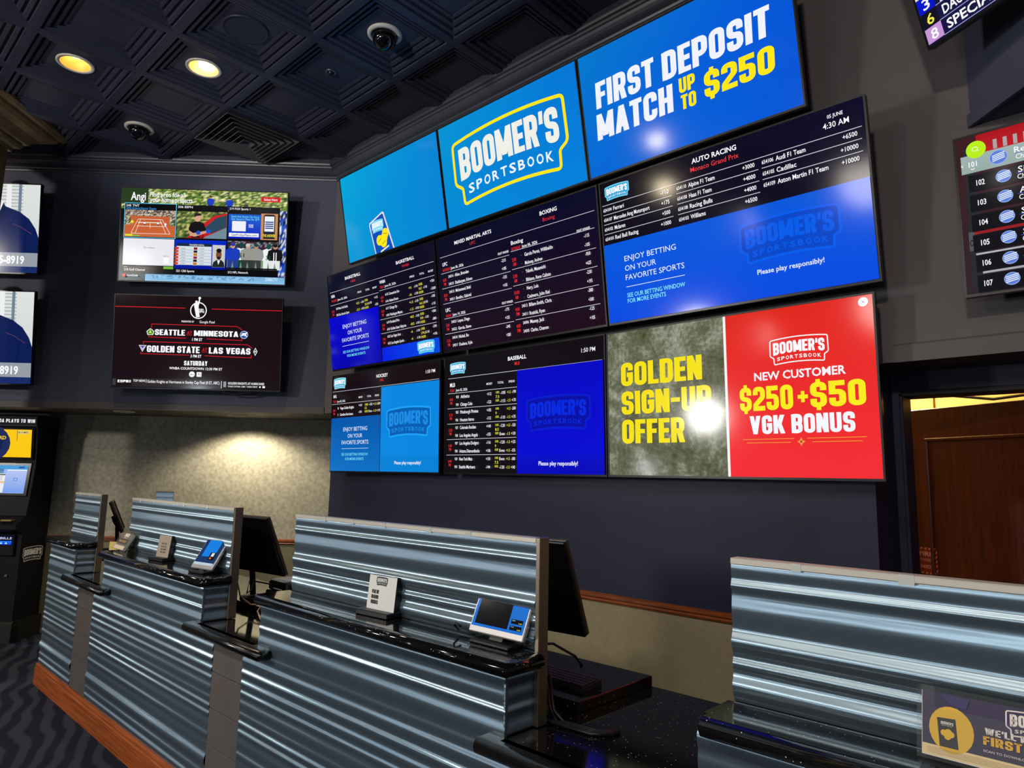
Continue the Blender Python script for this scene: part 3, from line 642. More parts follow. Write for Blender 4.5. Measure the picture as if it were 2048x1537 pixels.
def low2(a):
    a.T('BASEBALL', .444, .562, .928, .03, WH, .024); a.T('MLB', .487, .52, .882, .027, RD, .004); a.T('1:50 PM', .881, .955, .912, .032, WH, .004)
    hl(a, .02, .99, .823); a.logo(.092, .908, .115, fill=(50, 165, 215), edge=(140, 220, 240), t=.04, aspect=.5)
    a.T('MLB', .035, .073, .764, .034, WH, .02); a.T('TODAY', .035, .07, .715, .022, RD, .01); a.T('June 02, 2026', .08, .165, .715, .022, WH, .01)
    for u, s in ((.302, 'MONEY'), (.378, 'TOTAL'), (.45, 'SPREAD')): a.T(s, u, u+.04, .74, .018, WH, .008)
    R = (('4:05', '923', 'Athletics', '+112', '-105', '+1.5', '-190', '7.5'), ('', '924', 'Chicago Cubs', '-122', '-115', '-1.5', '+170', ''), ('5:10', '925', 'Pittsburgh Pirates', '+102', '', '+1.5', '-200', '9'), ('', '926', 'Houston Astros', '-112', '-110', '-1.5', '+175', ''),
         ('5:30', '927', 'Colorado Rockies', '+140', '-120', '+1.5', '-150', '8.5'), ('', '928', 'Los Angeles Angels', '-155', 'Even', '-1.5', '+130', ''), ('5:40', '937', 'Los Angeles Dodgers', '-116', '-120', '-1.5', '+135', '9'), ('', '938', 'Arizona Diamondbacks', '+106', 'Even', '+1.5', '-155', ''), ('6:40', '929', 'New York Mets', '+130', 'Even', '+1.5', '-180', '7.5'), ('', '930', 'Seattle Mariners', '-144', '-120', '-1.5', '+140', ''))
    for i, (t, n, nm, mo, o1, sp, o2, tot) in enumerate(R):
        v = .655-.0672*i
        a.T(n, .083, .103, v, .022, WH, .01); a.T(nm, .117, .117+.0072*len(nm), v, .027, WH, .014)
        a.T(mo, .306, .336, v, .024, WH, .01); a.T('OVER' if i % 2 == 0 else 'UNDER', .366, .389, v+.006, .018, YT, .01)
        if o1: a.T(o1, .396, .43, v, .024, WH, .01)
        a.T(sp, .441, .464, v, .022, YT, .008); a.T(o2, .472, .498, v, .024, WH, .01)
        if tot: a.T(tot, .366, .366+.0078*len(tot), v-.03, .022, YT, .01)
        if t: hl(a, .022, .505, v+.034); a.T(t, .035, .06, v-.02, .024, RD, .008); a.T('PM', .039, .055, v-.052, .024, RD, .008)
    a.R(.511, 0, 1, .82, (0, 5, 215), (0, 0, 195)); a.R(.511, 0, 1, .145, (0, 0, 185), (0, 8, 200))
    a.logo(.752, .46, .362, fill=(0, 8, 165), edge=(0, 25, 205), ink=(0, 40, 225), t=.026, aspect=.42); a.T('Please play responsibly!', .643, .864, .08, .031, WH, .012)
def low3(a):
    # the olive mottled stone picture of the left half is the plate's own material
    a.R(.5035, 0, .513, 1, (245, 245, 240)); a.R(.513, 0, 1, 1, (245, 45, 52), (225, 38, 26))
    for s, u1, v0, v1 in (('GOLDEN', .416, .617, .778), ('SIGN-UP', .449, .418, .577), ('OFFER', .34, .217, .38)):
        a.B(s, .062, u1, v0, v1, (246, 226, 20), .0, .05)
    a.logo(.766, .74, .192, edge=(250, 245, 250), ink=(250, 248, 252), t=.02, aspect=.47)
    a.T('NEW CUSTOMER', .612, .911, .6, .047, (248, 244, 250), .024)
    a.B('$250', .557, .742, .396, .538, (252, 236, 30)); a.B('+', .757, .79, .40, .54, (252, 236, 30)); a.B('$50', .797, .966, .398, .54, (252, 236, 30))
    a.B('VGK BONUS', .59, .93, .255, .364, (245, 248, 255))
    for u0, u1, v in ((.563, .74, .224), (.782, .96, .224), (.576, .728, .203), (.797, .948, .203)): a.R(u0, v-.002, u1, v+.002, (235, 150, 60))
    a.poly([(.762, .23), (.767, .212), (.776, .205), (.767, .198), (.762, .18), (.757, .198), (.748, .205), (.757, .212)], (240, 165, 80)); a.C(.762, .205, .006, (190, 70, 30))
    a.C(.973, .962, .021, (250, 245, 248))
    for k in range(4): a.line([(.973+.006*math.cos(k*PI/2+.5), .962+.0105*math.sin(k*PI/2+.5)), (.973+.006*math.cos(k*PI/2+1.1), .962+.0105*math.sin(k*PI/2+1.1))], .0025, (130, 125, 175))
    a.C(.973, .962, .004, (130, 125, 175))
main_display('bottom row left display with hockey odds and two light blue panels', -5.202, -3.762, 3.25, 1.617, 3.224, 2.45, low1, [(12, 6, 10), (12, 6, 10), (22, 8, 14), (22, 8, 14)], 'large displays on the main wall', .16)
main_display('bottom row centre display with baseball odds and a deep blue panel', -3.715, -2.30, 3.25, 1.617, 3.224, 2.45, low2, [(10, 6, 10), (14, 6, 12), (16, 8, 16), (14, 10, 14)], 'large displays on the main wall', .16)
main_display('bottom row right display, half olive stone and half red, offering a bonus', -2.291, -.851, 3.25, 1.617, 3.224, 2.45, low3, [(120, 120, 100)]*4, 'large displays on the main wall', .16, m_stone)

# ---------------------------------------------------------------- the televisions on the left wall
def left_tv(label, s0, s1, zb, zt, fill, base, group):
    bl = LW(s0, .12, zb); tl = LW(s0, .21, zt); w = s1-s0; h = math.hypot(zt-zb, .09); a = art_for(w, h); fill(a)
    return display(label, bl, tl, LL, w, h, a, base, group, .14)
def cells(a, u0, v0, u1, v1, nx, ny, cols, seed=1, jit=0):
    rd = random.Random(seed); k = a.k+1; a.k += 1; g = {}
    for i in range(nx+1):
        for j in range(ny+1):
            c_ = rd.choice(cols); f = 1+jit*(rd.random()*2-1); g[i, j] = lin(tuple(min(255, x*f) for x in c_))
    for i in range(nx):
        for j in range(ny):
            x0, x1 = (u0+(u1-u0)*i/nx)*a.w, (u0+(u1-u0)*(i+1)/nx)*a.w; y0, y1 = (v0+(v1-v0)*j/ny)*a.h, (v0+(v1-v0)*(j+1)/ny)*a.h
            a.L.append(([(x0, y0), (x1, y0), (x1, y1), (x0, y1)], [(0, 1, 2, 3)], [g[i, j], g[i+1, j], g[i+1, j+1], g[i, j+1]], k))
def player(a, u, v, h, top, legs, head=(215, 160, 120), hair=None, wid=1):
    W_ = h*.62*wid
    def q(pts, c_): a.poly([(u+x*W_*a.h/a.w, v+y*h) for x, y in pts], c_)
    q([(-.3, 0), (-.3, .42), (.3, .42), (.3, 0), (.08, 0), (0, .3), (-.08, 0)], legs)
    q([(-.36, .36), (-.46, .5), (-.4, .74), (-.14, .82), (.14, .82), (.4, .74), (.46, .5), (.36, .36)], top)
    a.C(u, v+.9*h, .085*h*a.h, head, .105*h*a.h, 12)
    if hair: a.C(u, v+.945*h, .088*h*a.h, hair, .065*h*a.h, 10)
def grid_tv(a):
    G = [(70, 110, 40), (130, 150, 60), (190, 190, 110), (40, 70, 30), (225, 225, 170), (95, 130, 50)]
    cells(a, 0, .78, 1, 1, 70, 16, G, 3, .15)
    a.R(0, .0, 1, .78, (10, 16, 22)); a.R(.16, 0, 1, .075, (140, 195, 232), (120, 175, 220)); a.R(0, 0, .16, .1, (14, 60, 72))
    cells(a, .2, .03, .82, .068, 60, 3, [(140, 195, 232), (150, 200, 235), (90, 140, 185)], 9)
    cells(a, .955, .08, 1, .8, 5, 24, [(20, 60, 170), (10, 10, 20), (230, 235, 240), (40, 90, 200)], 4)
    player(a, .535, .80, .14, (25, 60, 190), (20, 50, 170), hair=(30, 25, 25)); player(a, .65, .79, .14, (25, 60, 190), (20, 50, 170), hair=(30, 25, 25)); player(a, .75, .80, .08, (60, 70, 60), (30, 40, 30), hair=(30, 25, 25))
    a.R(.0, .83, .16, 1, (40, 62, 30))
    a.T('Angi', .055, .145, .915, .085, WH, .02)
    a.T('Find pros for all', .169, .382, .94, .05, WH, .016); a.T('your home projects.', .17, .433, .882, .05, WH, .016)
    a.R(.842, .895, .957, .948, (215, 22, 36)); a.T('Select Here', .858, .94, .921, .025, WH, .01)
    X = ((.022, .331), (.333, .643), (.646, .958)); Y0 = .835; Y1 = .463; Y2 = .075
    for x0, x1 in X: a.R(x0, Y2, x1, Y0, (6, 6, 9))
    a.line([(.022, .838), (.331, .838), (.331, .465), (.022, .465)], .006, (90, 195, 235), True)
    def lab(x, v, s, c_=WH, n=.0112): a.T(s, x, x+n*len(s), v, .023, c_, .01)
    lab(.03, .812, '245 TNT'); lab(.03, .783, '2026 Roland-Garros Tennis', (60, 150, 235), .0072); lab(.34, .812, '206 ESPN'); lab(.652, .81, '219 FOX Sports 1', n=.0078)
    lab(.032, .118, '218 Golf Channel', n=.0078); lab(.345, .118, '221 CBS Sports', n=.0078); lab(.655, .118, '212 NFL Network', n=.0082)
    # tennis
    x0, x1 = .025, .329
    a.R(x0, .475, x1, .765, (205, 100, 52), (190, 92, 50)); cells(a, x0, .70, x1, .765, 44, 8, [(230, 215, 190), (90, 80, 70), (140, 120, 100), (60, 60, 60), (200, 190, 170)], 5)
    cells(a, x0, .60, .06, .70, 5, 8, [(210, 195, 170), (80, 75, 65), (60, 90, 60)], 6); cells(a, .295, .6, x1, .7, 5, 8, [(210, 195, 170), (80, 75, 65), (60, 90, 60)], 7)
    for p in ([(.105, .665), (.25, .665)], [(.105, .665), (.065, .51)], [(.25, .665), (.30, .51)], [(.065, .51), (.30, .51)], [(.12, .665), (.09, .51)], [(.235, .665), (.275, .51)], [(.10, .59), (.268, .59)], [(.178, .62), (.178, .57)]): a.line(p, .004, (245, 235, 225))
    a.R(.105, .625, .25, .634, (235, 230, 225)); player(a, .07, .60, .06, (230, 230, 60), (200, 120, 80)); player(a, .27, .59, .045, (240, 240, 240), (230, 230, 230)); player(a, .145, .60, .04, (240, 240, 240), (60, 60, 60)); player(a, .225, .60, .04, (240, 240, 240), (60, 60, 60))
    a.R(.03, .478, .075, .50, (225, 225, 40)); a.R(.075, .478, .12, .492, (120, 190, 60))
    # car repair
    cells(a, .337, .475, .64, .765, 22, 16, [(60, 90, 40), (120, 140, 60), (200, 190, 110), (40, 60, 35), (90, 110, 60)], 8, .1)
    a.poly([(.40, .475), (.47, .60), (.56, .72), (.64, .755), (.64, .475)], (200, 30, 34)); a.poly([(.50, .58), (.575, .70), (.638, .735), (.638, .60), (.55, .53)], (40, 70, 92)); a.poly([(.52, .50), (.56, .53), (.64, .60), (.64, .475), (.5, .475)], (110, 140, 155))
    a.poly([(.43, .48), (.41, .58), (.425, .64), (.46, .665), (.50, .64), (.515, .575), (.50, .48)], (16, 14, 18)); a.poly([(.47, .50), (.50, .56), (.51, .53), (.49, .48)], (170, 20, 30))
    a.C(.463, .70, .032, (215, 165, 135), .04); a.poly([(.442, .70), (.445, .745), (.48, .745), (.487, .725), (.455, .715)], (40, 28, 22)); a.poly([(.42, .5), (.41, .56), (.44, .53), (.52, .56), (.525, .54), (.45, .49)], (210, 160, 130)); a.C(.53, .555, .022, (30, 80, 200)); a.C(.47, .535, .02, (30, 80, 200))
    # phone advert: the square code is left blank
    a.R(.65, .485, .845, .75, (0, 20, 190), (0, 90, 205)); a.T('Quick Hack Anyone Can Use to', .665, .835, .725, .022, CY, .008); a.T('Get Generic Plans for $79', .665, .835, .697, .022, CY, .008)
    a.R(.672, .565, .755, .675, (240, 240, 248)); a.T('SCAN', .772, .80, .635, .018, WH, .01); a.T('CODE', .772, .80, .615, .018, WH, .01)
    a.R(.655, .505, .835, .545, (245, 248, 252)); a.T('GetFridayPlans.com', .67, .825, .525, .026, (30, 50, 130), .01)
    a.R(.846, .478, .948, .765, (200, 140, 90)); a.poly([(.862, .49), (.862, .74), (.872, .755), (.922, .755), (.932, .74), (.932, .49)], (20, 20, 26)); a.R(.868, .51, .926, .735, (236, 240, 246))
    for k in range(4): a.R(.872, .60+.022*k, .922, .613+.022*k, (40, 60, 140))
    a.R(.868, .51, .926, .57, (20, 24, 60)); a.T('THE ANSWER', .86, .935, .525, .03, YE, .015)
    # golf: white
    a.R(.025, .165, .329, .453, (232, 230, 238)); a.T('This is a Return.', .145, .215, .358, .016, (60, 60, 66), .004); a.R(.268, .19, .302, .255, (250, 248, 250)); a.T('SHOP UP', .268, .30, .27, .014, (200, 50, 60), .006)
    a.R(.025, .158, .329, .166, (30, 40, 44)); a.R(.27, .13, .329, .158, (120, 180, 60)); a.T('LIVE', .033, .055, .145, .012, WH)
    # table
    a.R(.335, .14, .642, .453, (0, 20, 150), (0, 40, 200)); a.R(.345, .18, .555, .40, (215, 225, 232)); a.R(.345, .385, .555, .415, (16, 40, 60)); a.T('TRANSFER PORTAL', .42, .51, .40, .016, WH, .006)
    for k in range(6):
        v = .36-.033*k; a.R(.336, v-.012, .358, v+.014, (205, 60+16*(k % 2), 34)); a.R(.448, v-.012, .47, v+.014, ((150, 20, 30), (30, 30, 30), (200, 120, 20))[k % 3]); a.R(.362, v-.016, .445, v-.013, (120, 130, 140)); a.R(.472, v-.016, .553, v-.013, (120, 130, 140))
        a.T('OFFERS', .372, .40, v, .012, (60, 70, 90)); a.T('COMMIT', .483, .512, v, .012, (60, 70, 90))
    a.R(.562, .165, .638, .405, (205, 205, 200)); a.poly([(.562, .166), (.57, .22), (.59, .245), (.615, .245), (.632, .22), (.638, .166)], (28, 40, 34)); a.poly([(.592, .24), (.6, .19), (.61, .24)], (240, 240, 240)); a.C(.601, .30, .026, (120, 78, 55), .045); a.C(.601, .345, .024, (20, 16, 15), .02); a.C(.601, .265, .018, (25, 18, 16), .014)
    # football
    a.R(.65, .15, .955, .455, (120, 150, 120)); cells(a, .65, .33, .955, .455, 30, 8, [(30, 40, 80), (40, 60, 50), (150, 160, 170), (90, 30, 40), (20, 24, 30)], 11)
    for u, tp, lg, hd, hr in ((.735, (235, 240, 240), (20, 70, 60), (30, 60, 55), (20, 70, 60)), (.90, (240, 245, 245), (230, 235, 235), (30, 70, 60), (20, 80, 70)), (.825, (150, 152, 150), (60, 60, 60), (190, 140, 110), (20, 70, 60)), (.685, (25, 60, 190), (40, 60, 150), (215, 160, 130), (30, 60, 170)), (.775, (150, 150, 140), (50, 55, 60), (205, 160, 135), (200, 200, 195)), (.94, (20, 20, 22), (230, 230, 230), (190, 140, 110), (20, 20, 20))):
        player(a, u, .15, .28, tp, lg, hd, hr, 1.05)
    a.R(.93, .19, .936, .34, (240, 240, 240)); a.R(.944, .19, .95, .34, (240, 240, 240)); a.T('51', .72, .755, .30, .04, (20, 70, 60), .02); a.T('35', .885, .915, .28, .045, (20, 70, 60), .02)
    a.R(.65, .15, .955, .165, (10, 14, 30))
    a.C(.04, .052, .016, (225, 40, 40)); a.T('ScoreGuide', .055, .123, .052, .022, WH, .01); a.T('DIRECTV', .889, .962, .046, .032, (230, 245, 255), .01)
def game_tv(a):
    rd = (205, 30, 42)
    a.R(.0, .868, .419, .876, rd); a.R(.578, .866, 1, .874, rd)
    a.line([(.498+.05*math.cos(t)*.94, .85+.086*math.sin(t)) for t in [2*PI*k/28 for k in range(28)]], .009, WH, True)
    a.poly([(.486, .775), (.478, .84), (.47, .91), (.482, .945), (.488, .925), (.497, .955), (.5, .99), (.506, .985), (.504, .94), (.498, .9), (.5, .84), (.508, .78)], WH); a.C(.503, .985, .012, WH); a.C(.484, .945, .011, WH)
    a.T('WNBA', .492, .53, .862, .018, WH, .02); a.T('ESPN', .49, .532, .838, .025, WH, .03)
    a.T('PRESENTED BY', .399, .475, .727, .018, WH, .012); a.T('Google Pixel', .507, .598, .727, .027, WH, .004)
    a.line([(.43, .545), (.207, .55), (.207, .57)], .006, rd); a.line([(.222, .65), (.222, .69), (.735, .686), (.765, .65)], .006, rd); a.line([(.555, .543), (.765, .536), (.765, .56)], .006, rd)
    a.B('SEATTLE', .243, .423, .572, .634, WH); a.T('AT', .434, .466, .605, .034, rd, .02); a.B('MINNESOTA', .477, .743, .572, .632, WH); a.R(.432, .578, .466, .582, rd)
    a.T('1 PM ET', .467, .528, .533, .03, WH, .02)
    a.poly([(.193, .61), (.216, .645), (.24, .61), (.233, .57), (.2, .57)], (235, 240, 220)); a.poly([(.198, .608), (.216, .635), (.235, .608), (.229, .576), (.204, .576)], (70, 140, 40)); a.poly([(.216, .625), (.206, .585), (.216, .595), (.226, .585)], (225, 235, 120))
    a.C(.777, .598, .036, (225, 235, 245)); a.C(.777, .598, .032, (25, 80, 170)); a.poly([(.757, .58), (.765, .615), (.785, .62), (.80, .63), (.79, .6), (.795, .575), (.775, .59)], (235, 240, 248))
    a.line([(.455, .361), (.165, .366), (.165, .385)], .006, rd); a.line([(.178, .47), (.178, .497), (.8, .49), (.828, .455)], .006, rd); a.line([(.545, .359), (.825, .348), (.825, .38)], .006, rd)
    a.B('GOLDEN STATE', .2, .515, .385, .456, WH); a.T('AT', .529, .561, .424, .036, rd, .02); a.R(.528, .395, .561, .399, rd); a.B('LAS VEGAS', .57, .82, .385, .452, WH)
    a.T('3 PM ET', .462, .527, .352, .03, WH, .02)
    a.poly([(.151, .458), (.197, .458), (.174, .385)], (235, 235, 245)); a.poly([(.157, .452), (.191, .452), (.174, .397)], (90, 70, 160)); a.line([(.164, .445), (.174, .41), (.184, .445)], .004, WH)
    a.poly([(.836, .418), (.849, .37), (.862, .418), (.849, .462)], (225, 225, 228)); a.poly([(.842, .418), (.849, .385), (.856, .418), (.849, .447)], (20, 20, 22)); a.C(.849, .418, .006, WH)
    a.B('SATURDAY', .425, .565, .25, .3, WH, 0, .08); a.T('WNBA COUNTDOWN 12:30 PM ET', .338, .655, .217, .026, WH, .018)
    a.C(.475, .155, .026, WH); a.T('abc', .464, .487, .155, .016, (20, 20, 22), .01); a.R(.503, .13, .532, .18, WH); a.T('TV', .508, .527, .155, .02, (20, 20, 22), .01)
    a.R(0, 0, 1, .105, (24, 14, 18)); a.R(.12, .008, .65, .098, (44, 36, 40)); a.R(.005, .02, .024, .09, (60, 58, 64))
    a.B('ESPN', .035, .10, .05, .078, WH); a.T('8', .104, .114, .064, .028, WH, .02); a.T('TOP NEWS', .128, .2, .072, .024, WH, .012); a.R(.205, .05, .207, .09, WH)
    a.T('Golden Knights at Hurricanes in Stanley Cup Final (8 ET, ABC)', .212, .642, .068, .03, WH, .008); a.R(.652, .01, .655, .09, WH)
    a.R(.665, .025, .682, .085, (150, 150, 158)); a.T('GOLDEN KNIGHTS AT HURRICANES', .693, .91, .068, .024, WH, .02); a.T('STANLEY CUP FINAL  GAME 1  TUESDAY 8PM ET', .693, .87, .034, .016, WH, .01); a.C(.885, .034, .008, WH); a.R(.9, .024, .915, .045, WH)
def suit_tv(num, x0, dy):
    def f(a):
        a.R(0, 0, 1, 1, (205, 212, 210), (222, 226, 224))
        for k in range(16): a.R(.70+.0, .40+.038*k, .90, .412+.038*k, (170, 176, 174))
        a.R(.872, .3, .89, 1, (110, 130, 150)); a.R(.80, .30, .83, 1, (235, 238, 236))
        a.C(.66, .92, .16, (196, 150, 122), .2)
        a.poly([(.25, .0), (.3, .5), (.42, .72), (.60, .82), (.72, .81), (.80, .745), (.88, .69), (.94, .61), (.98, .50), (1, .40), (1, 0)], (12, 30, 84))
        a.poly([(.60, .84), (.66, .45), (.745, .60), (.785, .79), (.765, .83)], (236, 238, 242)); a.poly([(.69, .80), (.70, .40), (.748, .62), (.752, .74)], (24, 28, 50))
        a.poly([(.785, .79), (.81, .69), (.76, .52), (.70, .22), (.745, .60)], (9, 24, 70)); a.line([(.93, .02), (.915, .3), (.935, .5)], .006, (8, 20, 60)); a.line([(.845, .55), (.89, .52), (.96, .44)], .004, (120, 60, 90))
        a.R(.0, .07-dy, 1, .225-dy, (150, 156, 166)); a.R(0, 0, 1, .07-dy, (24, 44, 104))
        a.T(num, x0, x0+.178, .145-dy, .085, WH, .03)
    return f
left_tv('upper right television on the left wall, split into six small channel pictures', -1.94, -.395, 3.33, 4.21, grid_tv, [(120, 180, 220)]*4, 'televisions on the left wall')
left_tv('lower right television on the left wall, black with two white team match-ups', -1.90, -.378, 2.333, 3.19, game_tv, [(26, 8, 18), (26, 8, 18), (22, 8, 10), (22, 8, 10)], 'televisions on the left wall')
left_tv('upper left television, cut by the photo edge, showing a blue suit beneath the gilded capital', -4.21, -2.665, 3.372, 4.21, suit_tv('45-8919', .744, 0), [(210, 214, 212)]*4, 'televisions on the left wall')
left_tv('lower left television, cut by the photo edge, showing a blue suit above the kiosk', -4.15, -2.606, 2.34, 3.19, suit_tv('45-8919', .748, 0), [(210, 214, 212)]*4, 'televisions on the left wall')
# right-hand televisions
def chan_tv(a):
    a.R(0, 0, 1, 1, (46, 34, 40), (60, 26, 34)); a.R(.06, .88, 1, 1, (190, 30, 38), (170, 20, 30)); a.R(.02, .03, .055, .93, (40, 40, 46)); a.R(.035, .37, 1, .43, (150, 30, 36)); a.R(.035, .645, 1, .705, (170, 165, 165)); cells(a, .03, .645, .19, .70, 16, 1, [(190, 190, 190), (150, 60, 60), (60, 50, 50)], 3)
    for k in range(8): a.R(.107+.028*k, .885, .118+.028*k, .945, (170, 165, 165))
    a.R(.012, .765, 1, .88, (150, 170, 166), (160, 180, 176)); a.R(.035, .235, 1, .25, (175, 180, 182)); a.R(.05, .118, 1, .133, (165, 170, 172)); a.R(.018, .27, .035, .39, (80, 84, 88)); a.T('O', .02, .032, .32, .04, (30, 34, 38), .02)
    names = ('Red Simulcast', 'Simulcast 2', 'American', 'Simulcast 3', 'Sports', 'Racing', 'Simulcast')
    for i in range(7):
        v = .822-.128*i+(.002 if i else 0)
        if i: a.R(.03+.004*(i > 4), v-.055, 1, v+.052, (16, 16, 22))
        u = .034 if i == 0 else .052; a.T(str(101+i), u, u+.024, v-.002, .034, WH, .016)
        uc = .119 if i == 0 else .129; rr = .031 if i == 0 else .026
        a.C(uc, v+.003, rr, (150, 175, 235), rr*.98); a.C(uc, v+.003, rr*.9, (90, 125, 215), rr*.86)
        for k in range(4):
            y = -.016+.011*k; a.line([(uc-.017, v+y-.002), (uc, v+y+.006), (uc+.018, v+y+.012)], .004, (225, 235, 250))
        a.T(names[i], .163 if i == 0 else .169, (.163 if i == 0 else .169)+.013*len(names[i]), v+.022, .036, WH, .008); a.R(.163, v-.001, .4, v+.002, (60, 90, 210)); a.T('Channel '+str(101+i), .166, .26, v-.022, .03, WH, .006)
    a.line([(.018, .822), (.014, .815), (.018, .808)], .003, WH); a.line([(.04, .787), (.046, .78), (.052, .787)], .003, WH)
    a.C(.059, .903, .034, (185, 240, 30), .036); a.line([(.056+.008*math.cos(t), .908+.0135*math.sin(t)) for t in [2*PI*k/14 for k in range(14)]], .003, (235, 255, 190), True); a.line([(.061, .9), (.067, .892)], .004, (235, 255, 190))
h_ = math.hypot(3.037-2.362, .024); a_ = art_for(1.2, h_); chan_tv(a_)
display('television at the right edge showing a numbered channel list with a lime green button', (-.516, 3.22, 2.362), (-.516, 3.196, 3.037), XR, 1.2, h_, a_, [(40, 30, 34)]*4, 'televisions on the right', .19)
def race_tv(a):
    a.R(0, 0, 1, 1, (210, 205, 196)); a.R(0, 0, .72, .42, (22, 18, 66))
    L = (('8', 'SPECIAL CREED', (200, 150, 215), WH), ('6', 'DAUWE', (16, 14, 30), YT), ('3', 'JAMMIN JOY', (0, 20, 200), WH), ('2', 'CONFEDERATE', (225, 222, 205), (60, 60, 60)))
    for i, (n, s, c_, tc_) in enumerate(L):
        v = .055+.095*i; a.R(.0, v-.045, .062, v+.048, c_); a.T(n, .018, .045, v, .062, tc_, .014); a.T(s, .08, .08+.0265*len(s), v, .055, WH, .02); a.R(.062, v-.048, .72, v-.044, (170, 175, 215))
yw = math.radians(-30); rt = Vector((math.cos(yw), math.sin(yw), 0)); bk = Vector((-rt.y, rt.x, 0))
tl_ = Vector((0, 0, 1))*math.cos(.30)-bk*math.sin(.30); bl = Vector((-.561, 3.1, 3.413)); a_ = art_for(1.2, .69); race_tv(a_)
display('television tilted down at the top right corner listing horse names', bl, bl+tl_, rt, 1.2, .69, a_, [(210, 205, 196)]*4, 'televisions on the right', .2)

# ---------------------------------------------------------------- ceiling fittings
m_can = M('can_trim', (235, 228, 214), .4)
def downlight(x, y, z, label, e, lit=True, r=.1, depth=.11, glow=9.0, low=False):
    t = thing('recessed_downlight', label, 'ceiling light', (x, y, z), 0, 'recessed downlights')
    q = MB(); q.lathe([(r*1.25, 0), (r*1.25, -.006), (r*1.18, -.009), (r, -.006), (r, .0)], (x, y, z)); q.build('trim_ring', m_can, t)
    q = MB(); q.lathe([(r, -.004), (r*.93, .03), (r*.8, depth*.7), (r*.6, depth)], (x, y, z)); q.build('reflector', m_canrefl, t)
    q = MB(); q.lathe([(r*.62, depth*.8), (r*.5, depth*.62), (r*.3, depth*.52), (0.001, depth*.5)], (x, y, z))
    if low: q = MB(); q.lathe([(r*.6, .05), (r*.58, .022), (r*.4, .008), (.001, .004)], (x, y+.02, z))
    q.build('bulb', M('bulb_glow', (255, 235, 195), .5, emit=((255, 222, 160), glow)) if lit else m_white, t)
    if e: spot((x, y, z-.02), (x, y, 0), e, (1, .80, .54), 105, .9, .06)
    return t
downlight(TX(-1), TY(-1), CEIL, 'lit recessed downlight with a pale ring, nearest the gilded capital', 60, True, .1, .11, 9)
downlight(TX(0), TY(0), CEIL, 'brightest lit recessed downlight, between the pale ring light and the round speaker', 70, True, .1, .11, 12, True)
for s_, d_, e_, lb in ((-.909, .291, 62, 'lit downlight under the soffit, shining on the beige wallpaper'), (-1.927, .19, 0, 'unlit downlight under the soffit, nearer the kiosk')):
    p = LF @ Vector((s_, d_, 2.15)); o = downlight(p.x, p.y, p.z, lb, 0, e_ > 0, .075, .0006, 5)
    if e_: spot((p.x, p.y, 2.12), LF @ Vector((s_+.02, .5, .3)), e_, (1, .89, .66), 140, .45, .03)
def dome(x, y, label):
    t = thing('dome_camera', label, 'security camera', (x, y, CEIL), 0, 'ceiling dome cameras')
    q = MB(); q.lathe([(.118, 0), (.118, -.008), (.108, -.016), (.088, -.018), (.085, 0)], (x, y, CEIL)); q.build('mounting_ring', m_white, t)
    q = MB(); q.lathe([(.083, -.004)]+[(.083*math.cos(a), -.03-.083*math.sin(a)) for a in [PI/2*k/9 for k in range(10)]], (x, y, CEIL)); q.build('dome', m_dome, t)
dome(TX(2), TY(1), 'white-ringed dome camera on the ceiling near the display wall'); dome(TX(-2), TY(0), 'white-ringed dome camera on the ceiling above the left wall televisions')
t = thing('ceiling_speaker', 'dark round speaker grille set flush in the ceiling', 'speaker', (TX(1), TY(0), CEIL))
q = MB(); q.lathe([(.150, 0), (.150, -.008), (.142, -.012), (.135, -.006)], (TX(1), TY(0), CEIL), 40); q.build('rim', m_ceil, t)
q = MB(); q.lathe([(.136, -.006), (.001, -.006)], (TX(1), TY(0), CEIL), 40); q.build('grille', M('speaker_grille', (52, 54, 68), .6, bump=(500, .4)), t)
t = thing('sprinkler', 'small round chrome-rimmed sprinkler in the ceiling', 'sprinkler', (TX(1), TY(1), CEIL))
q = MB(); q.lathe([(.042, 0), (.042, -.005), (.03, -.009), (.024, -.004)], (TX(1), TY(1), CEIL), 24); q.build('escutcheon', m_grey, t)
q = MB(); q.lathe([(.024, -.004), (.02, -.02), (.008, -.026), (.001, -.026)], (TX(1), TY(1), CEIL), 20); q.build('head', m_black, t)
t = thing('air_diffuser', 'square dark louvred air vent hanging in the tiled ceiling', 'air vent', (TX(-1), TY(1), CEIL))
q = MB()
for k in range(7):
    r0 = .325-.045*k; z = CEIL-.05-.006*k
    for (sx, sy) in ((1, 0), (-1, 0), (0, 1), (0, -1)):
        def P(r, tt, zz): return (TX(-1)+(sx*r if sx else tt*r), TY(1)+(sy*r if sy else tt*r), zz)
        for a0, a1, z0, z1 in ((r0, r0-.036, z-.03, z+.012), (r0, r0-.003, z-.03, z-.034), (r0-.003, r0-.036, z-.034, z+.008)):
            q.add([P(a0, -1, z0), P(a0, 1, z0), P(a1, 1, z1), P(a1, -1, z1)], [(0, 1, 2, 3)])
q.build('louvres', M('vent_paint', (92, 88, 84), .4), t)

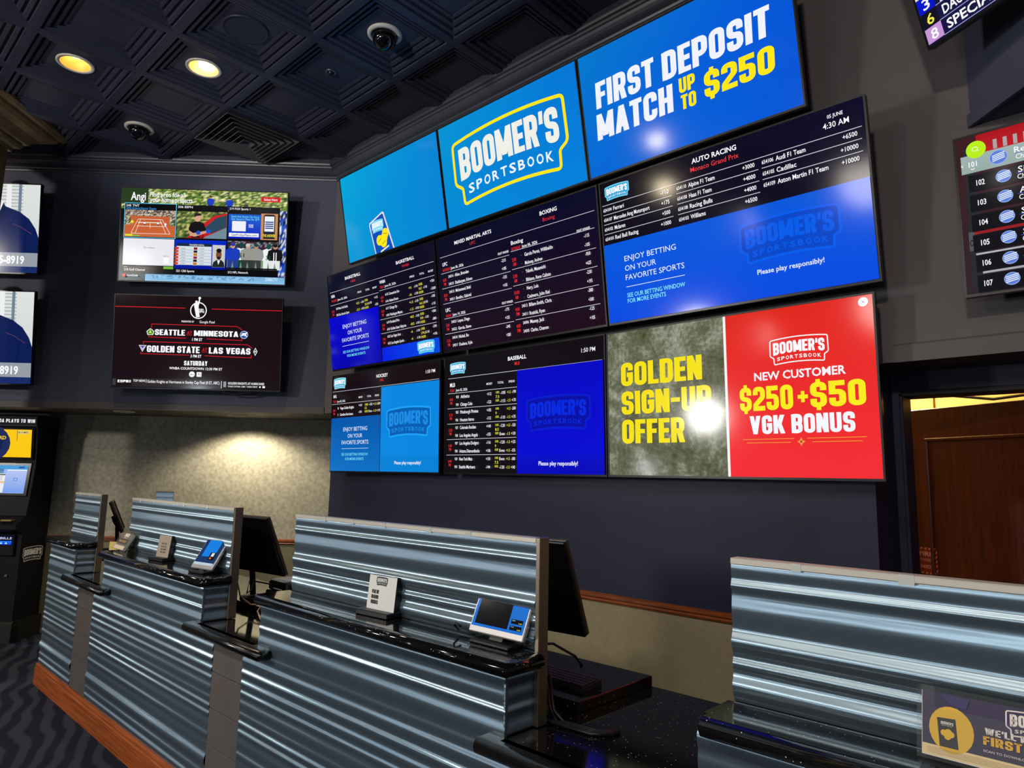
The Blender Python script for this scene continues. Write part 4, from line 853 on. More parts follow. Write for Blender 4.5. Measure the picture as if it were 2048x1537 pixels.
# ---------------------------------------------------------------- the teller counter
BAR = 1.085; WT = .868
YF = 1.5; YP = 1.624
RIB = random.Random(11)
def rib_profile(z0, z1, amp=.0062):
    rd = random.Random(int(z0*1000)+5); z = z0; pts = []
    segs = []
    while z < z1:
        p = rd.choice((.036, .052, .066, .08, .045)); a = amp*p/.062*rd.choice((1.15, .7, .95, .3, 1.3, .5)); n = 16
        for k in range(n):
            if z+p*k/n < z1: pts.append((z+p*k/n, -a*(.5-.5*math.cos(2*PI*k/n))))
        z += p
    pts.append((z1, 0)); return pts
ALLP = rib_profile(.15, 1.43)
def ribs(x0, x1, z0, z1, y, axis='x', sgn=1):
    """sheet with horizontal ribs; axis 'x' faces -y, axis 'y' (a return) faces +x"""
    prof = [(z0, 0)]+[p for p in ALLP if z0 < p[0] < z1]+[(z1, 0)]
    vs = []; fs = []; nx = 8; n = len(prof)
    for i in range(nx+1):
        t = x0+(x1-x0)*i/nx
        for z, d in prof:
            dd = d*(1+.15*math.sin(3.1*t+z*7))
            vs.append((t, y+dd, z) if axis == 'x' else (y-dd, t, z))
    for i in range(nx): fs += [[i*n+k, i*n+k+1, (i+1)*n+k+1, (i+1)*n+k] for k in range(n-1)]
    return vs, fs
def nosing(q, x0, x1, yf, ztop, r=.026, ret0=None, ret1=None, ends=True):
    """half-round granite edge along the front, optionally returning along the right end"""
    path = [(x0, yf+r)] + [(x1-.0, yf+r)]
    prof = [(r*math.cos(a)*1.0, ztop-r+r*math.sin(a)) for a in [PI/2-PI*k/12 for k in range(13)]]
    P = [(x0, yf+r), (x1, yf+r)]
    if ret1: P = [(x0, yf+r), (x1-r, yf+r), (x1-r, ret1)]
    # profile is measured to the right of travel, and the path runs towards +x so the right side is -y
    q.sweep(P, prof, smooth=True)
m_tape = M('old_tape', (190, 195, 190), .5)
def counter_unit(label, plabel, x0, x1, lx0, lx1, with_left=True):
    t = thing('counter_unit', label, 'counter', ((lx0+lx1)/2, YF, 0), 0, 'betting window counters')
    q = MB(); v, f = ribs(lx0, lx1, .15, .80, YF-.002); q.add(v, f, smooth=True); v, f = ribs(x0, x1, .80, 1.04, YF-.002); q.add(v, f, smooth=True)
    q.build('front_panel', m_metalx, t)
    q = MB(); q.box(lx0, lx1, YF+.001, 1.655, .0, .831); q.box(x0+.002, x1-.006, YF+.001, YP, .80, 1.04); q.build('body', m_cloth, t)
    q = MB(); v, f = ribs(YF+.001, YP+.0, WT+.001, 1.04, x1-.004, 'y'); q.add(v, f, smooth=True); q.box(x1-.006, x1, YF-.006, YF+.004, .80, 1.04); q.build('return_panel', m_metaly, t)
    o = MB(); o.box(x0+.02, x1+.018, YF-.01, YP-.011, 1.04, BAR); nosing(o, x0+.03, x1+.045, YF-.055, BAR, .0225, ret1=YP-.011)
    o.box(x0+.03, x1+.022, YF-.034, YF-.01, 1.04, BAR); b = o.build('bar_top', m_granite, t)
    t = pn = thing('ribbed_screen', plabel, 'partition', ((x0+x1)/2, YP, WT), 0, 'metal partitions')
    q = MB(); v, f = ribs(x0+.03, x1+.0, BAR+.001, 1.405, YP-.002); q.add(v, f, smooth=True); q.build('panel', m_metalx, t)
    q = MB(); q.box(x0+.03, x1-.004, YP+.004, YP+.028, WT+.002, 1.405); q.build('backing', m_cloth, pn)
    q = MB(); q.bbox(x1+.0, x1+.017, YP-.008, YP+.036, WT+.002, 1.42, .002); q.build('end_post', m_alu, pn)
    q = MB(); q.bbox(x0+.03, x1, YP-.008, YP+.032, 1.402, 1.418, .002); q.build('top_channel', m_alul, pn)
    rd = random.Random(int(abs(x0)*100))
    for k in range(5):
        xx = x0+.08+(x1-x0-.25)*(k+rd.random()*.8)/5; box_obj('tape_scrap', xx, xx+.012+.022*rd.random(), YP-.0088, YP-.0062, 1.396+.008*rd.random(), 1.4185, m_tape, pn)
    return t
counter_unit('far left short metal-clad counter beside the kiosk', 'short ribbed metal partition at the far left, beside the kiosk', -6.25, -5.60, -6.25, -5.455)
counter_unit('second metal-clad counter from the left, carrying a card holder, a shade-painted card and a tablet', 'ribbed metal partition behind the shade-painted card stand', -4.98, -3.465, -5.12, -3.31)
counter_unit('middle metal-clad counter carrying a white card stand and a tablet', 'ribbed metal partition behind the white card stand', -2.88, -1.41, -3.01, -1.25)
counter_unit('nearest metal-clad counter at lower right with an acrylic leaflet holder', 'ribbed metal partition at lower right, behind the navy leaflets', -.81, .66, -.93, .72)
for x0, x1, lb in ((-5.455, -5.12, 'narrow grey pilaster between far left and second counters'), (-3.31, -3.01, 'wide grey pilaster between second and middle counters'), (-1.25, -.93, 'grey pilaster under the near dark ledge')):
    t = thing('pilaster', lb, 'pilaster', ((x0+x1)/2, YF, 0), 0, 'pilasters under the ledges')
    q = MB(); zz = [.15, .352, .512, .672, .81]
    for k in range(4): q.bbox(x0, x1, YF-.004, 1.68, zz[k]+.0012, zz[k+1]-.0012, .0015)
    q.build('facing', m_pil, t); box_obj('core', x0+.004, x1-.004, YF+.004, 1.67, 0, .81, m_cloth, t)
# plinth
q = MB(); q.prism([(YF-.022, 0), (YF-.022, .118), (YF-.016, .124), (YF-.018, .136), (YF-.01, .15), (YF+.02, .15), (YF+.02, 0)], 'x', -6.26, .72); q.build('baseboard_counter', m_plinth, kind='structure')
# continuous dark granite worktop with three ledges
t = thing('granite_worktop', 'long black speckled granite worktop behind and between the counters', 'worktop', (-3, 1.9, 0))
q = MB(); q.box(-6.25, .72, 1.66, 2.235, WT-.035, WT)
for x0, x1 in ((-5.595, -4.985), (-3.46, -2.885), (-1.405, -.815)): q.box(x0, x1, YF-.03, 1.66, WT-.035, WT)
q.build('slab', m_granite, t)
for x0, x1 in ((-5.64, -4.80), (-3.53, -2.76), (-1.47, -.70)):
    q = MB(); q.box(x0, x1-.02, YF-.05, YF-.008, WT-.04, WT); nosing(q, x0, x1, YF-.072, WT+.002, .024, ret1=YF-.006); q.add([(x0, YF-.048+.024*math.cos(a), WT-.022+.024*math.sin(a)) for a in [2*PI*k/14 for k in range(14)]], [list(range(14))])
    q.build('ledge_edge', m_nosing, t)
for x1, x0 in ((-1.385, -2.75), (-3.44, -4.9)):
    q = MB(); q.bbox(x0, x1, 1.80, 2.235, WT+.001, WT+.036, .002)
    tag(q.build('raised_granite_shelf', m_granite), 'raised granite shelf behind the middle counter, holding a keyboard' if x1 > -2 else 'raised granite shelf behind the second counter, holding a black printer', 'shelf', 'raised granite shelves')

# ---------------------------------------------------------------- things on the counters
def tilted(x, y, z, yaw, tilt):
    rt = Vector((math.cos(yaw), math.sin(yaw), 0)); bk = Vector((-rt.y, rt.x, 0)); up = Vector((0, 0, math.cos(tilt)))+bk*math.sin(tilt)
    return plate((x, y, z), Vector((x, y, z))+up, rt, 1, 1)
def tablet(label, x, y, z, yaw, tilt, w, h, fill, base, grp='customer tablets'):
    Mx = tilted(x, y, z, yaw, tilt); t = thing('customer_tablet', label, 'tablet', (Mx @ Vector((w/2, 0, -.03))).xy.to_3d()+Vector((0, 0, BAR)), 0, grp)
    q = MB(Mx); q.bbox(0, w, 0, h, -.016, .0, .003); q.build('case', M('silver_case', (190, 188, 190), .3, metal=.6), t)
    a = Art(w-.014, h-.026); fill(a); a.mesh(Mx @ Matrix.Translation((.007, .019, 0)), .0008, base, .00008).build('screen', [m_scr, m_ink], t, color=True)
    q = MB(Mx); q.bbox(.0, .04, .0, h, -.026, -.016, .002); q.bbox(w*.2, w*.8, h*.1, h*.75, -.03, -.016, .003); q.build('back_cover', m_black, t)
    p0 = Mx @ Vector((w*.5, h*.45, -.03)); p1 = Vector((p0.x, p0.y+.03, BAR)); ax = Vector((math.cos(yaw), math.sin(yaw), 0)); bx = Vector((-ax.y, ax.x, 0)); c0 = Mx @ Vector((w*.5, 0, -.01))
    q = MB(); q.M = Matrix(((ax.x, bx.x, 0, c0.x), (ax.y, bx.y, 0, c0.y), (0, 0, 1, BAR)  , (0, 0, 0, 1)))
    q.bbox(-w*.36, w*.36, -.035, .09, .0005, .012, .003); q.prism([(-.004, .012), (.012, .012), (.062, h*.62), (.05, h*.64)], 'x', -w*.12, w*.12)
    q.build('stand', m_black, t)
    return t
def tab3(a):
    a.R(.055, .06, .70, .93, (10, 8, 10)); a.T('COMBO BET', .075, .22, .90, .022, (235, 240, 120), .01); a.T('Swipe to see or tap a new pick', .075, .41, .865, .022, RD, .01)
    a.logo(.85, .80, .23, fill=(40, 110, 200), edge=(200, 225, 250), t=.05, aspect=.55)
    for v in (.26, .12): a.R(.745, v-.055, .965, v+.045, (8, 8, 12)); a.T('Stake' if v > .2 else 'To win', .76, .82, v+.02, .03, (160, 220, 255)); a.T('0.00', .89, .95, v-.03, .03, (220, 230, 60))
def tab2(a):
    a.R(.18, .34, .82, 1, (18, 128, 225)); a.R(.56, .22, .86, .52, (14, 14, 20)); a.R(.64, .36, .78, .5, (215, 225, 235)); a.R(.62, .26, .72, .32, (225, 120, 40)); a.R(0, 0, 1, .1, (190, 205, 220))
tablet('silver-edged tablet beside the middle counter post, blue with a black panel', -1.658, 1.575, 1.112, .014, .415, .232, .163, tab3, (28, 110, 205))
tablet('tablet leaning on the second counter, dark blue with a bright blue block', -3.696, 1.515, 1.108, .161, .56, .182, .165, tab2, (26, 52, 100))
def card_stand(label, x, y, yaw, w, h, tilt, fill, col, rows):
    z = BAR+.018; Mx = tilted(x, y, z, yaw, tilt); ax = Vector((math.cos(yaw), math.sin(yaw), 0)); bx = Vector((-ax.y, ax.x, 0)); c0 = Mx @ Vector((w*.5, 0, 0))
    t = thing('card_stand', label, 'sign', (c0.x, c0.y, BAR), yaw, 'counter card stands')
    q = MB(Matrix(((ax.x, bx.x, 0, c0.x), (ax.y, bx.y, 0, c0.y), (0, 0, 1, BAR), (0, 0, 0, 1)))); q.bbox(-w*.62, w*.52, -.035, .045, .0005, .02, .003); q.build('base', m_black, t)
    q = MB(Mx); q.bbox(0, w, 0, h, -.028, 0, .002); q.build('block', m_black, t)
    a = Art(w-.002, h-.002); fill(a); a.mesh(Mx @ Matrix.Translation((.001, .001, 0)), .0004, col, .00006).build('card', [m_print, m_print], t, color=True)
def card3(a):
    a.logo(.47, .84, .40, fill=(40, 44, 60), edge=(40, 44, 60), t=.04, aspect=.5, ink=(225, 225, 222))
    for s, v in (('VIEW', .52), ('OUR', .37), ('ODDS', .22)): a.B(s, .14, .40, v-.055, v+.055, (26, 26, 30), 0, .08)
def card2(a):
    for s, v in (('MUST BE 21', .62), ('PLACE A BET', .49), ('SEE CASHIER', .36), ('FOR HELP', .23)): a.T(s, .28, .74, v, .075, (50, 40, 32), .02)
card_stand('white card stand on the middle counter reading view our odds', -2.215, 1.572, .074, .155, .125, .1, card3, (232, 231, 226), 3)
card_stand('card stand on the second counter, its shade painted brown, with four short text rows', -4.302, 1.560, .15, .13, .125, .129, card2, (150, 136, 118), 4)  # a white card; the shade on it is put into its brown colour
def leaflet_holder(label, x, y, yaw, w, h, tilt, fill, col):
    z = BAR+.012; Mx = tilted(x, y, z, yaw, tilt)
    t = thing('leaflet_holder', label, 'leaflet holder', (Mx @ Vector((w/2, 0, -.02))).xy.to_3d()+Vector((0, 0, BAR)), 0, 'acrylic leaflet holders')
    q = MB(Mx); th = .003
    q.bbox(0, w, 0, h, -.028, -.028+th, .0008); q.bbox(0, w, 0, h*.72, .004, .004+th, .0008)
    q.bbox(0, th, 0, h*1.0, -.028, .007, .0008); q.bbox(w-th, w, 0, h, -.028, .007, .0008); q.bbox(0, w, 0, th, -.028, .007, .0008)
    q.bbox(th, .03, h*.72, h, .004, .004+th, .0008); q.build('acrylic_shell', m_acryl, t)
    ax = Vector((math.cos(yaw), math.sin(yaw), 0)); bx = Vector((-ax.y, ax.x, 0)); c0 = Mx @ Vector((w*.5, 0, -.01))
    q = MB(Matrix(((ax.x, bx.x, 0, c0.x), (ax.y, bx.y, 0, c0.y), (0, 0, 1, BAR), (0, 0, 0, 1)))); q.bbox(-w*.5, w*.5, -.012, .075, .0005, .004, .001); q.prism([(.068, .004), (.072, .004), (.03+h*math.sin(tilt)*.8, h*.8), (.026+h*math.sin(tilt)*.8, h*.8)], 'x', -w*.5, w*.5); q.build('acrylic_foot', m_acryl, t)
    q = MB(Mx); q.box(.006, w-.006, .006, h*.92, -.02, -.004); q.build('leaflet_stack', m_paper, t)
    a = Art(w-.014, h*.9-.004); fill(a); a.mesh(Mx @ Matrix.Translation((.007, .008, -.004)), .0003, col, .00006).build('leaflet', [m_print, m_print], t, color=True)
def leaf4(a):
    a.R(0, 0, 1, .16, (240, 214, 160)); a.C(.165, .44, .036, (236, 186, 50), .04)
    a.poly([(.10, .162), (.085, .60), (.19, .62), (.205, .162)], (44, 40, 46)); a.logo(.142, .52, .08, ink=(225, 220, 210), aspect=.5)
    for x, y in ((.125, .38), (.15, .40), (.165, .37), (.145, .33)): a.C(x, y, .0055, (240, 190, 50))
    a.poly([(.27, .97), (.10, .98), (.16, .84), (.25, .80)], (58, 50, 100)); a.logo(.64, .76, .36, fill=(52, 44, 84), edge=(238, 222, 214), ink=(240, 228, 216), t=.022, aspect=.42)
    a.B("WE'LL MATCH YOUR", .35, .90, .50, .60, (240, 230, 224), 0, .07); a.B('FIRST DEPOSIT', .34, .86, .345, .475, (238, 184, 52), 0, .07); a.T('SCAN TO DOWNLOAD THE APP >', .34, .70, .255, .034, (225, 215, 210), .01)
    a.R(.70, .03, .86, .30, (242, 220, 170))
    for k in range(4): a.R(.03, .04+.026*k, .66, .045+.026*k, (190, 168, 130))
leaflet_holder('clear acrylic leaflet holder on the nearest counter with navy leaflets', -.372, 1.53, -.02, .30, .128, .22, leaf4, (52, 44, 76))
def leaf2(a):
    a.R(.0, .0, 1, .2, (225, 210, 185)); a.R(.05, .3, .95, .62, (70, 62, 60)); a.logo(.5, .8, .5, ink=(240, 236, 225), aspect=.5); a.T('FIRST DEPOSIT', .12, .85, .46, .12, (230, 180, 90), .015)
leaflet_holder('clear acrylic leaflet holder at the left end of the second counter', -4.99, 1.535, -.05, .22, .125, .55, leaf2, (120, 108, 98))

# monitors behind the partitions
def monitor(label, x, y, z, yaw, tilt, w, h, zb):
    Mx = tilted(x, y, z, yaw, tilt); c = Mx @ Vector((w/2, h*.45, 0)); ax = Vector((math.cos(yaw), math.sin(yaw), 0)); bx = Vector((-ax.y, ax.x, 0))
    t = thing('teller_monitor', label, 'monitor', (c.x, c.y+.02, zb), 0, 'teller monitors')
    q = MB(Mx); q.bbox(0, w, 0, h, -.004, .012, .003); q.build('back_shell', m_black, t)
    q = MB(Mx)
    for x0, x1, y0, y1 in ((0, w, 0, .012), (0, w, h-.008, h), (0, .008, .012, h-.008), (w-.008, w, .012, h-.008)): q.bbox(x0, x1, y0, y1, -.018, -.004, .0015)
    q.build('frame', M('monitor_frame', (92, 80, 68), .35, metal=.4), t)
    q = MB(Mx); q.box(.008, w-.008, .012, h-.008, -.009, -.004); q.build('panel', m_blackgloss, t)
    q = MB(Mx); q.bbox(w*.44, w*.56, h*.28, h*.55, .012, .04, .004); q.M = ID; p = Mx @ Vector((w/2, h*.42, .03))
    q.tube([p, (p.x, p.y+.03, p.z-.05), (p.x, p.y+.05, zb+.02)], .016, 10); q.lathe([(.001, .016), (.07, .014), (.08, .002), (.001, .001)], (p.x, p.y+.06, zb), 24); q.build('stand', m_black, t)
    return t
monitor('black teller monitor leaning over behind the middle counter', -1.998, 1.95, 1.057, .1, -.414, .5, .362, WT+.037)
monitor('black teller monitor leaning over behind the second counter', -3.999, 1.9, 1.046, .1, -.407, .5, .342, WT+.037)
monitor('small black monitor seen edge-on behind the far left counter', -6.36, 2.03, 1.105, -.33, -.40, .36, .26, WT)
# keyboard on the raised shelf
kx, ky, kz = -1.735, 1.89, WT+.037
t = thing('keyboard', 'black keyboard on the raised shelf behind the middle counter', 'keyboard', (kx+.13, ky+.05, kz), .0)
q = MB(); q.prism([(ky, kz), (ky, kz+.012), (ky+.105, kz+.022), (ky+.105, kz)], 'x', kx, kx+.30); q.build('case', M('keyboard_case', (40, 30, 28), .45), t)
q = MB()
for i in range(15):
    for j in range(5):
        x = kx+.008+i*.0192; y = ky+.008+j*.019; z = kz+.0125+(y-ky)*.095; q.bbox(x, x+.0165, y, y+.0165, z, z+.006, .0015)
q.build('keys', M('keycaps', (58, 42, 38), .5), t)
# black printer, papers and cables in the gap behind the second counter
t = thing('receipt_printer', 'black receipt printer with papers on top behind the second counter', 'printer', (-3.52, 2.02, WT))
Z = WT+.037
q = MB(); q.bbox(-3.66, -3.44, 1.92, 2.12, Z, Z+.055, .006); q.bbox(-3.65, -3.45, 1.93, 2.11, Z+.057, Z+.105, .008); q.build('body', m_black, t)
q = MB(); q.box(-3.6, -3.48, 1.918, 1.9205, Z+.07, Z+.074); q.build('paper_slot', m_white, t)
tag(box_obj('paper_pile', -3.64, -3.5, 1.94, 2.08, Z+.106, Z+.114, m_paper), 'white papers lying on the black receipt printer', 'papers')
t = tag(MB().tube([(-3.60, 1.72, 1.05), (-3.58, 1.74, .95), (-3.54, 1.78, .91), (-3.46, 1.80, .92), (-3.44, 1.77, .89), (-3.3, 1.72, .875), (-3.12, 1.7, .873)], .0045).build('cable', M('pale_cable', (200, 160, 130), .5)), 'pale cable trailing onto the worktop beside the second counter', 'cable')
tag(MB().tube([(-3.52, 1.78, 1.04), (-3.46, 1.74, 1.0), (-3.43, 1.7, .99), (-3.45, 1.72, 1.05), (-3.56, 1.9, 1.0), (-3.62, 1.95, .92)], .004).build('cable', m_black), 'black cable looping below the second counter monitor', 'cable')
tag(MB().tube([(-1.44, 1.60, 1.10), (-1.39, 1.68, 1.10), (-1.35, 1.74, 1.06), (-1.34, 1.76, 1.03), (-1.36, 1.78, 1.02)], .004).build('cable', m_black), 'short black cable curling past the middle counter post', 'cable')
q = MB()
for k in range(4): q.tube([(-1.42-.02*k, 1.70, 1.0), (-1.40-.012*k, 1.70, .90), (-1.36-.02*k, 1.70-.01*k, WT+.007), (-1.25+.0*k, 1.72-.012*k, WT+.006), (-1.20, 1.76-.012*k, WT+.006)], .0055)
tag(q.build('cable_bundle', m_black), 'bundle of black cables dropping onto the speckled worktop by the middle counter post', 'cable')
tag(MB().tube([(-1.70, 1.585, BAR+.03), (-1.72, 1.575, BAR+.04), (-1.735, 1.585, BAR+.03), (-1.72, 1.6, BAR+.008), (-1.66, 1.605, BAR+.008)], .0035).build('cable', m_black), 'thin black cable loop at the left of the middle counter tablet', 'cable')
q = MB()
for k in range(5): q.tube([(-5.05+.03*k, 1.58, 1.03), (-5.07+.035*k, 1.56, .97), (-5.03+.02*k, 1.57, .92), (-5.06+.03*k, 1.56, WT+.008)], .012)
tag(q.build('cable_bundle', m_black), 'dark tangle of cables below the left end of the second counter', 'cable')
# panels on the far counter
t = thing('acrylic_screen', 'clear acrylic screen standing behind the far left counter', 'screen', LF @ Vector((-2.1, .3, 0)))
q = MB(LF); q.bbox(-2.30, -1.9, .3, .308, WT, 1.375, .001); q.build('pane', m_acryl, t)
q = MB(LF); q.bbox(-2.32, -1.88, .28, .33, 0, WT-.0, .003); q.build('post', m_cloth, t)
t = thing('ribbed_screen', 'small metal partition standing against the lit wallpaper', 'partition', LF @ Vector((-1.53, .3, 0)))
q = MB(LF); q.bbox(-1.61, -1.45, .3, .32, 0, 1.398, .002); q.build('core', m_metalx, t)
q = MB(LF); q.bbox(-1.615, -1.445, .295, .325, 1.398, 1.408, .002); q.build('top_channel', m_alu, t)
q = MB(); q.M = Matrix.Translation((-5.52, 1.68, WT+.001)) @ Matrix.Rotation(.3, 4, 'Z'); q.box(0, .10, 0, .003, 0, .22); tag(q.build('yellow_sheet', m_yellow), 'yellow sheet of paper hanging behind the far left counter post', 'papers')

# ---------------------------------------------------------------- betting kiosk
K0, K1, KF, KB = -3.52, -2.83, .33, .70      # along the wall, front and back depth
m_kiosk = M('kiosk_black', (16, 16, 19), .6, spec=.2); m_kside = M('kiosk_side', (24, 22, 26), .45)
t = thing('betting_kiosk', 'tall black self-service kiosk with two screens at the left edge', 'kiosk', LF @ Vector(((K0+K1)/2, .5, 0)))
q = MB(LF); q.prism([(KF+.06, 2.09), (KB, 2.10), (KB, .19), (KF, .19), (KF, .98), (KF-.10, 1.03), (KF-.10, 1.07), (KF+.02, 1.15), (KF+.05, 1.33), (KF+.08, 1.64), (KF+.08, 1.67), (KF+.05, 1.99), (KF+.04, 2.0)], 'x', K0, K1); q.build('cabinet', m_kiosk, t)
q = MB(LF); q.prism([(KF+.03, 2.0), (KF+.03, 2.095), (KF+.055, 2.105), (KB-.05, 2.11), (KB-.05, 2.0)], 'x', K0-.005, K1+.005)
hd = q.build('header', m_black, t)
def kiosk_plate(y0, z0, y1, z1, s0, s1):
    bl = LF @ Vector((s0, y0, z0)); tl = LF @ Vector((s0, y1, z1)); return plate(bl, tl, LL, 1, 1), s1-s0, (tl-bl).length
Mx, w_, h_ = kiosk_plate(KF+.026, 2.005, KF+.026, 2.09, K0, K1); a = Art(w_, h_); a.B('NEVADA PLAYS TO WIN', .33, .975, .3, .70, (226, 222, 226), 0, .1)
a.mesh(Mx, .002, (26, 24, 28)).build('header_sign', [m_scr, m_ink], t, color=True)
Mx, w_, h_ = kiosk_plate(KF+.078, 1.68, KF+.046, 1.985, K0+.02, K1-.02)
q = MB(Mx); q.bbox(0, w_, 0, h_, 0, .012, .004); q.build('upper_bezel', m_blackgloss, t)
a = Art(w_-.05, h_-.04); a.C(.22, .5, .27, (30, 44, 92), .2); a.C(.22, .5, .2, (20, 34, 80), .15); a.T('REWARD', .25, .60, .70, .12, (240, 200, 60), .03)
a.R(.78, .84, .96, .96, (232, 214, 130)); a.T('BOOMER', .79, .95, .90, .07, (90, 60, 20), .01); a.R(.768, .6, .776, .97, (90, 60, 30))
a.mesh(Mx @ Matrix.Translation((.025, .02, .012)), .001, (252, 200, 18)).build('upper_screen', [m_scr, m_ink], t, color=True)
Mx, w_, h_ = kiosk_plate(KF+.05, 1.33, KF+.082, 1.645, K0+.02, K1-.03)
q = MB(Mx); q.bbox(0, w_, 0, h_, 0, .012, .004); q.build('lower_bezel', m_blackgloss, t)
a = Art(w_-.06, h_-.05); a.R(0, .86, 1, 1, (50, 150, 215)); a.R(0, .6, .62, .86, (120, 165, 205), (60, 110, 160)); a.R(.0, .02, .66, .7, (232, 236, 242)); a.R(0, .64, .66, .68, (60, 70, 90)); a.R(0, .36, .66, .42, (235, 190, 130))
for k in range(5): a.R(.05, .08+.055*k, .2, .09+.055*k, (150, 160, 180)); a.R(.5, .46+.035*k, .62, .47+.035*k, (150, 160, 180))
a.R(.66, .02, 1, .78, (120, 160, 235), (180, 195, 240)); a.R(.68, .80, 1, .84, (235, 240, 248)); a.line([(.80, .45), (.86, .45), (.86, .54), (.80, .54)], .004, (40, 110, 210), True); a.R(.86, .90, .95, .95, (20, 60, 140))
a.mesh(Mx @ Matrix.Translation((.03, .025, .012)), .001, (150, 180, 240)).build('touch_screen', [m_scr, m_ink], t, color=True)
q = MB(LF); q.bbox(K1-.16, K1-.06, KF-.085, KF-.02, 1.1, 1.118, .003); q.build('ticket_slot', M('brass_slot', (150, 128, 80), .4, metal=.5), t)
Mx, w_, h_ = kiosk_plate(KF-.10, 1.032, KF-.10, 1.068, K0+.1, K1-.02); a = Art(w_, h_); 
Mx, w_, h_ = kiosk_plate(KF-.101, 1.065, KF+.0, 1.135, K0+.05, K1-.04); a = Art(w_, h_); a.B('BET HERE', .35, .96, .2, .75, (196, 172, 122), .2, .08); a.mesh(Mx, .0015, (24, 23, 25)).build('shelf_lettering', [m_print, m_print], t, color=True)
Mx, w_, h_ = kiosk_plate(KF-.004, .78, KF-.004, .98, K0+.2, K1-.05)
q = MB(Mx); q.bbox(0, w_, 0, h_, 0, .02, .006); ba = q.build('bill_acceptor', m_kiosk, t)
a = Art(w_-.03, .09); a.R(.2, .05, .98, .42, (20, 60, 235), (30, 120, 250)); a.T('INSERT BILLS', .3, .98, .7, .22, (200, 205, 235), .02)
for k in range(4): a.poly([(.5+.11*k, .1), (.53+.11*k, .36), (.56+.11*k, .1)], (170, 220, 255))
a.mesh(Mx @ Matrix.Translation((.015, .1, .02)), .001, (6, 8, 40)).build('acceptor_light', [m_scr, m_ink], ba, color=True)
q = MB(LF); q.tube([LF.inverted() @ (LF @ Vector((K1-.10, KF-.012, .60))), (K1-.10, KF-.0, .60)], .012, 14); q.build('lock', m_grey, t)
q = MB(LF); q.prism([(KF-.05, 0), (KF-.05, .17), (KF-.03, .19), (KB, .19), (KB, 0)], 'x', K0-.03, K1+.03); q.build('base', M('kiosk_base', (26, 24, 24), .5), t)
bl = LF @ Vector((K1+.001, KF+.03, .70)); Mx = plate(bl, bl+Vector((0, 0, 1)), -LN, 1, 1); a = Art(.30, .17); a.logo(.5, .5, .94, fill=(28, 28, 44), edge=(225, 220, 215), ink=(228, 224, 216), t=.02, aspect=.47)
m_ = MB(Mx)
for vs, fs, col, k in a.L: m_.add([(x, y, .001+k*.0001) for x, y in vs], fs, 0, col)
m_.build('side_logo', [m_print], t, color=True)

# ---------------------------------------------------------------- doorway, door, wires and fire sticker
t = thing('door_frame', 'dark frame around the open doorway at right', 'door frame', (-.87, 3.8, 0)); t['kind'] = 'structure'
q = MB(); q.bbox(-.902, -.885, 3.735, 3.885, 0, 2.05, .003); q.build('jamb', m_navy, t); q = MB(); q.bbox(-.902, .3, 3.735, 3.885, 2.035, 2.06, .003); q.build('lintel', m_cloth, t)
ang = math.radians(-27); hd0 = Vector((-1.045, 4.33, 0)); DM = Matrix.Translation(hd0) @ Matrix.Rotation(ang, 4, 'Z'); DW = 1.02
t = thing('door_1', 'dark reddish wooden door standing ajar in the doorway at right', 'door', DM @ Vector((DW, 0, 0))); t['kind'] = 'structure'
q = MB(DM); q.bbox(0, DW, 0, .045, .012, 2.02, .003)
q.build('leaf', m_door, t)
q = MB(DM); x0, x1, z0, z1 = .145, DW-.145, .2, 1.86
for a0, a1, b0, b1 in ((x0, x1, z1-.02, z1), (x0, x1, z0, z0+.02), (x0, x0+.02, z0, z1), (x1-.02, x1, z0, z1)): q.bbox(a0, a1, -.012, 0, b0, b1, .005)
q.build('panel_moulding', m_door, t)
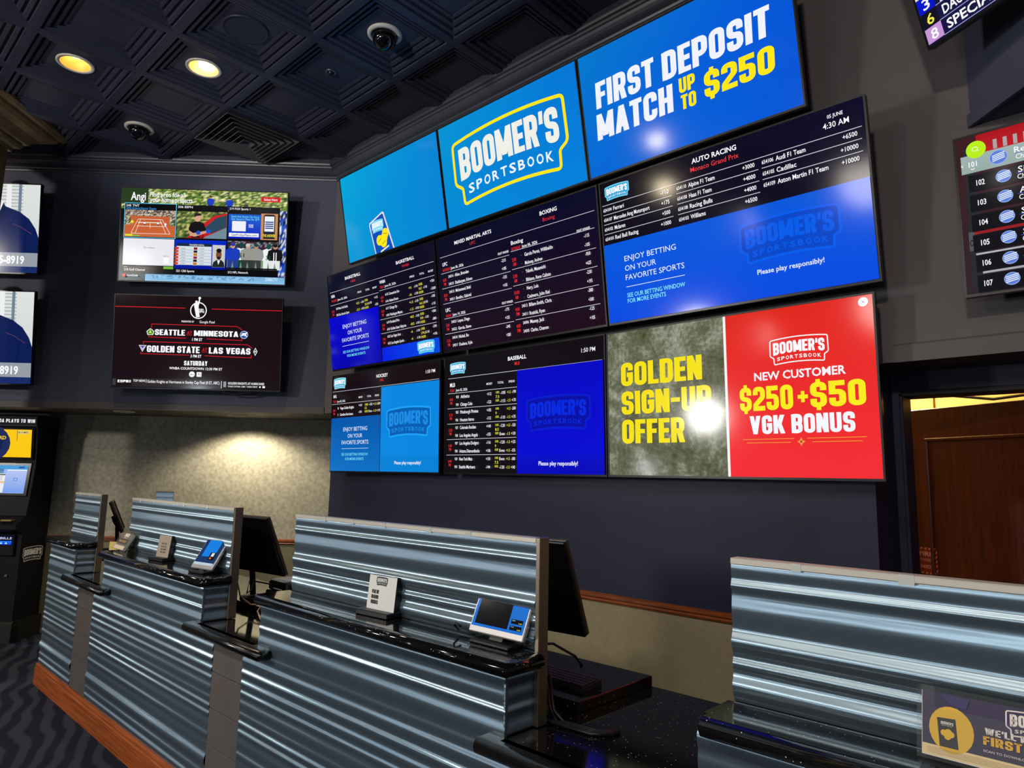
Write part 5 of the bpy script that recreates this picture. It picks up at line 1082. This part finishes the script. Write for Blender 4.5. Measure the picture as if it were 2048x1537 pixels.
q = MB(DM); q.M = DM @ Matrix.Translation((.075, 0, 1.03)) @ Matrix.Rotation(PI/2, 4, 'X'); q.lathe([(.028, 0), (.028, .006), (.01, .01), (.01, .035), (.026, .04), (.03, .055), (.02, .068), (.001, .07)], (0, 0, 0), 20); q.build('knob', m_grey, t)
Mx = DM @ Matrix.Translation((.05, -.0008, 1.135)) @ Matrix.Rotation(PI/2, 4, 'X'); a = Art(.13, .14)
for k in range(5):
    for v in (.0, .92): a.poly([(.04+.19*k, v+.01), (.12+.19*k, v+.01), (.17+.19*k, v+.07), (.09+.19*k, v+.07)], (190, 140, 120))
    for u in (.0, .92): a.poly([(u+.01, .1+.17*k), (u+.07, .15+.17*k), (u+.07, .22+.17*k), (u+.01, .17+.17*k)], (190, 140, 120))
a.T('FIRE', .2, .8, .76, .15, (205, 150, 130), .03); a.T('EXTINGUISHER', .14, .86, .53, .1, (205, 150, 130), .01); a.T('INSIDE', .22, .78, .28, .12, (205, 150, 130), .02)
a.mesh(Mx, .0004, (120, 22, 16), .00005).build('fire_sticker', [m_print, m_print], t, color=True)
for i, (p, lb) in enumerate((([(-1.3, 5.0, 2.30), (-.9, 5.0, 2.24), (-.5, 5.0, 2.235), (-.1, 5.0, 2.29), (.2, 5.0, 2.34)], 'upper thin dark wire sagging behind the ajar door'), ([(-1.3, 5.08, 2.30), (-1.05, 5.08, 2.2), (-.7, 5.05, 2.14), (-.35, 5.0, 2.17), (-.05, 5.0, 2.28), (.15, 5.0, 2.4)], 'lower thin dark wire sagging behind the ajar door'), ([(-1.36, 4.92, 2.3), (-1.30, 4.92, 2.2), (-1.22, 5.0, 2.08), (-1.14, 5.0, 2.0), (-1.1, 5.0, 1.9)], 'dark wire hanging beside the free edge of the ajar door'))):
    tag(MB().tube(p, .009).build('wire', m_black), lb, 'wire')

q = LF @ Vector((-.78, -.05, 2.33)); P = lambda s_, d_, z_: tuple(LF @ Vector((s_, -d_, z_)))
tag(MB().tube([P(-.95, .09, 2.345), P(-.88, .09, 2.315), P(-.78, .09, 2.305), P(-.66, .09, 2.32), P(-.6, .09, 2.345)], .006).build('cable', m_black), 'black cable drooping just below the lower right left-wall television', 'cable')
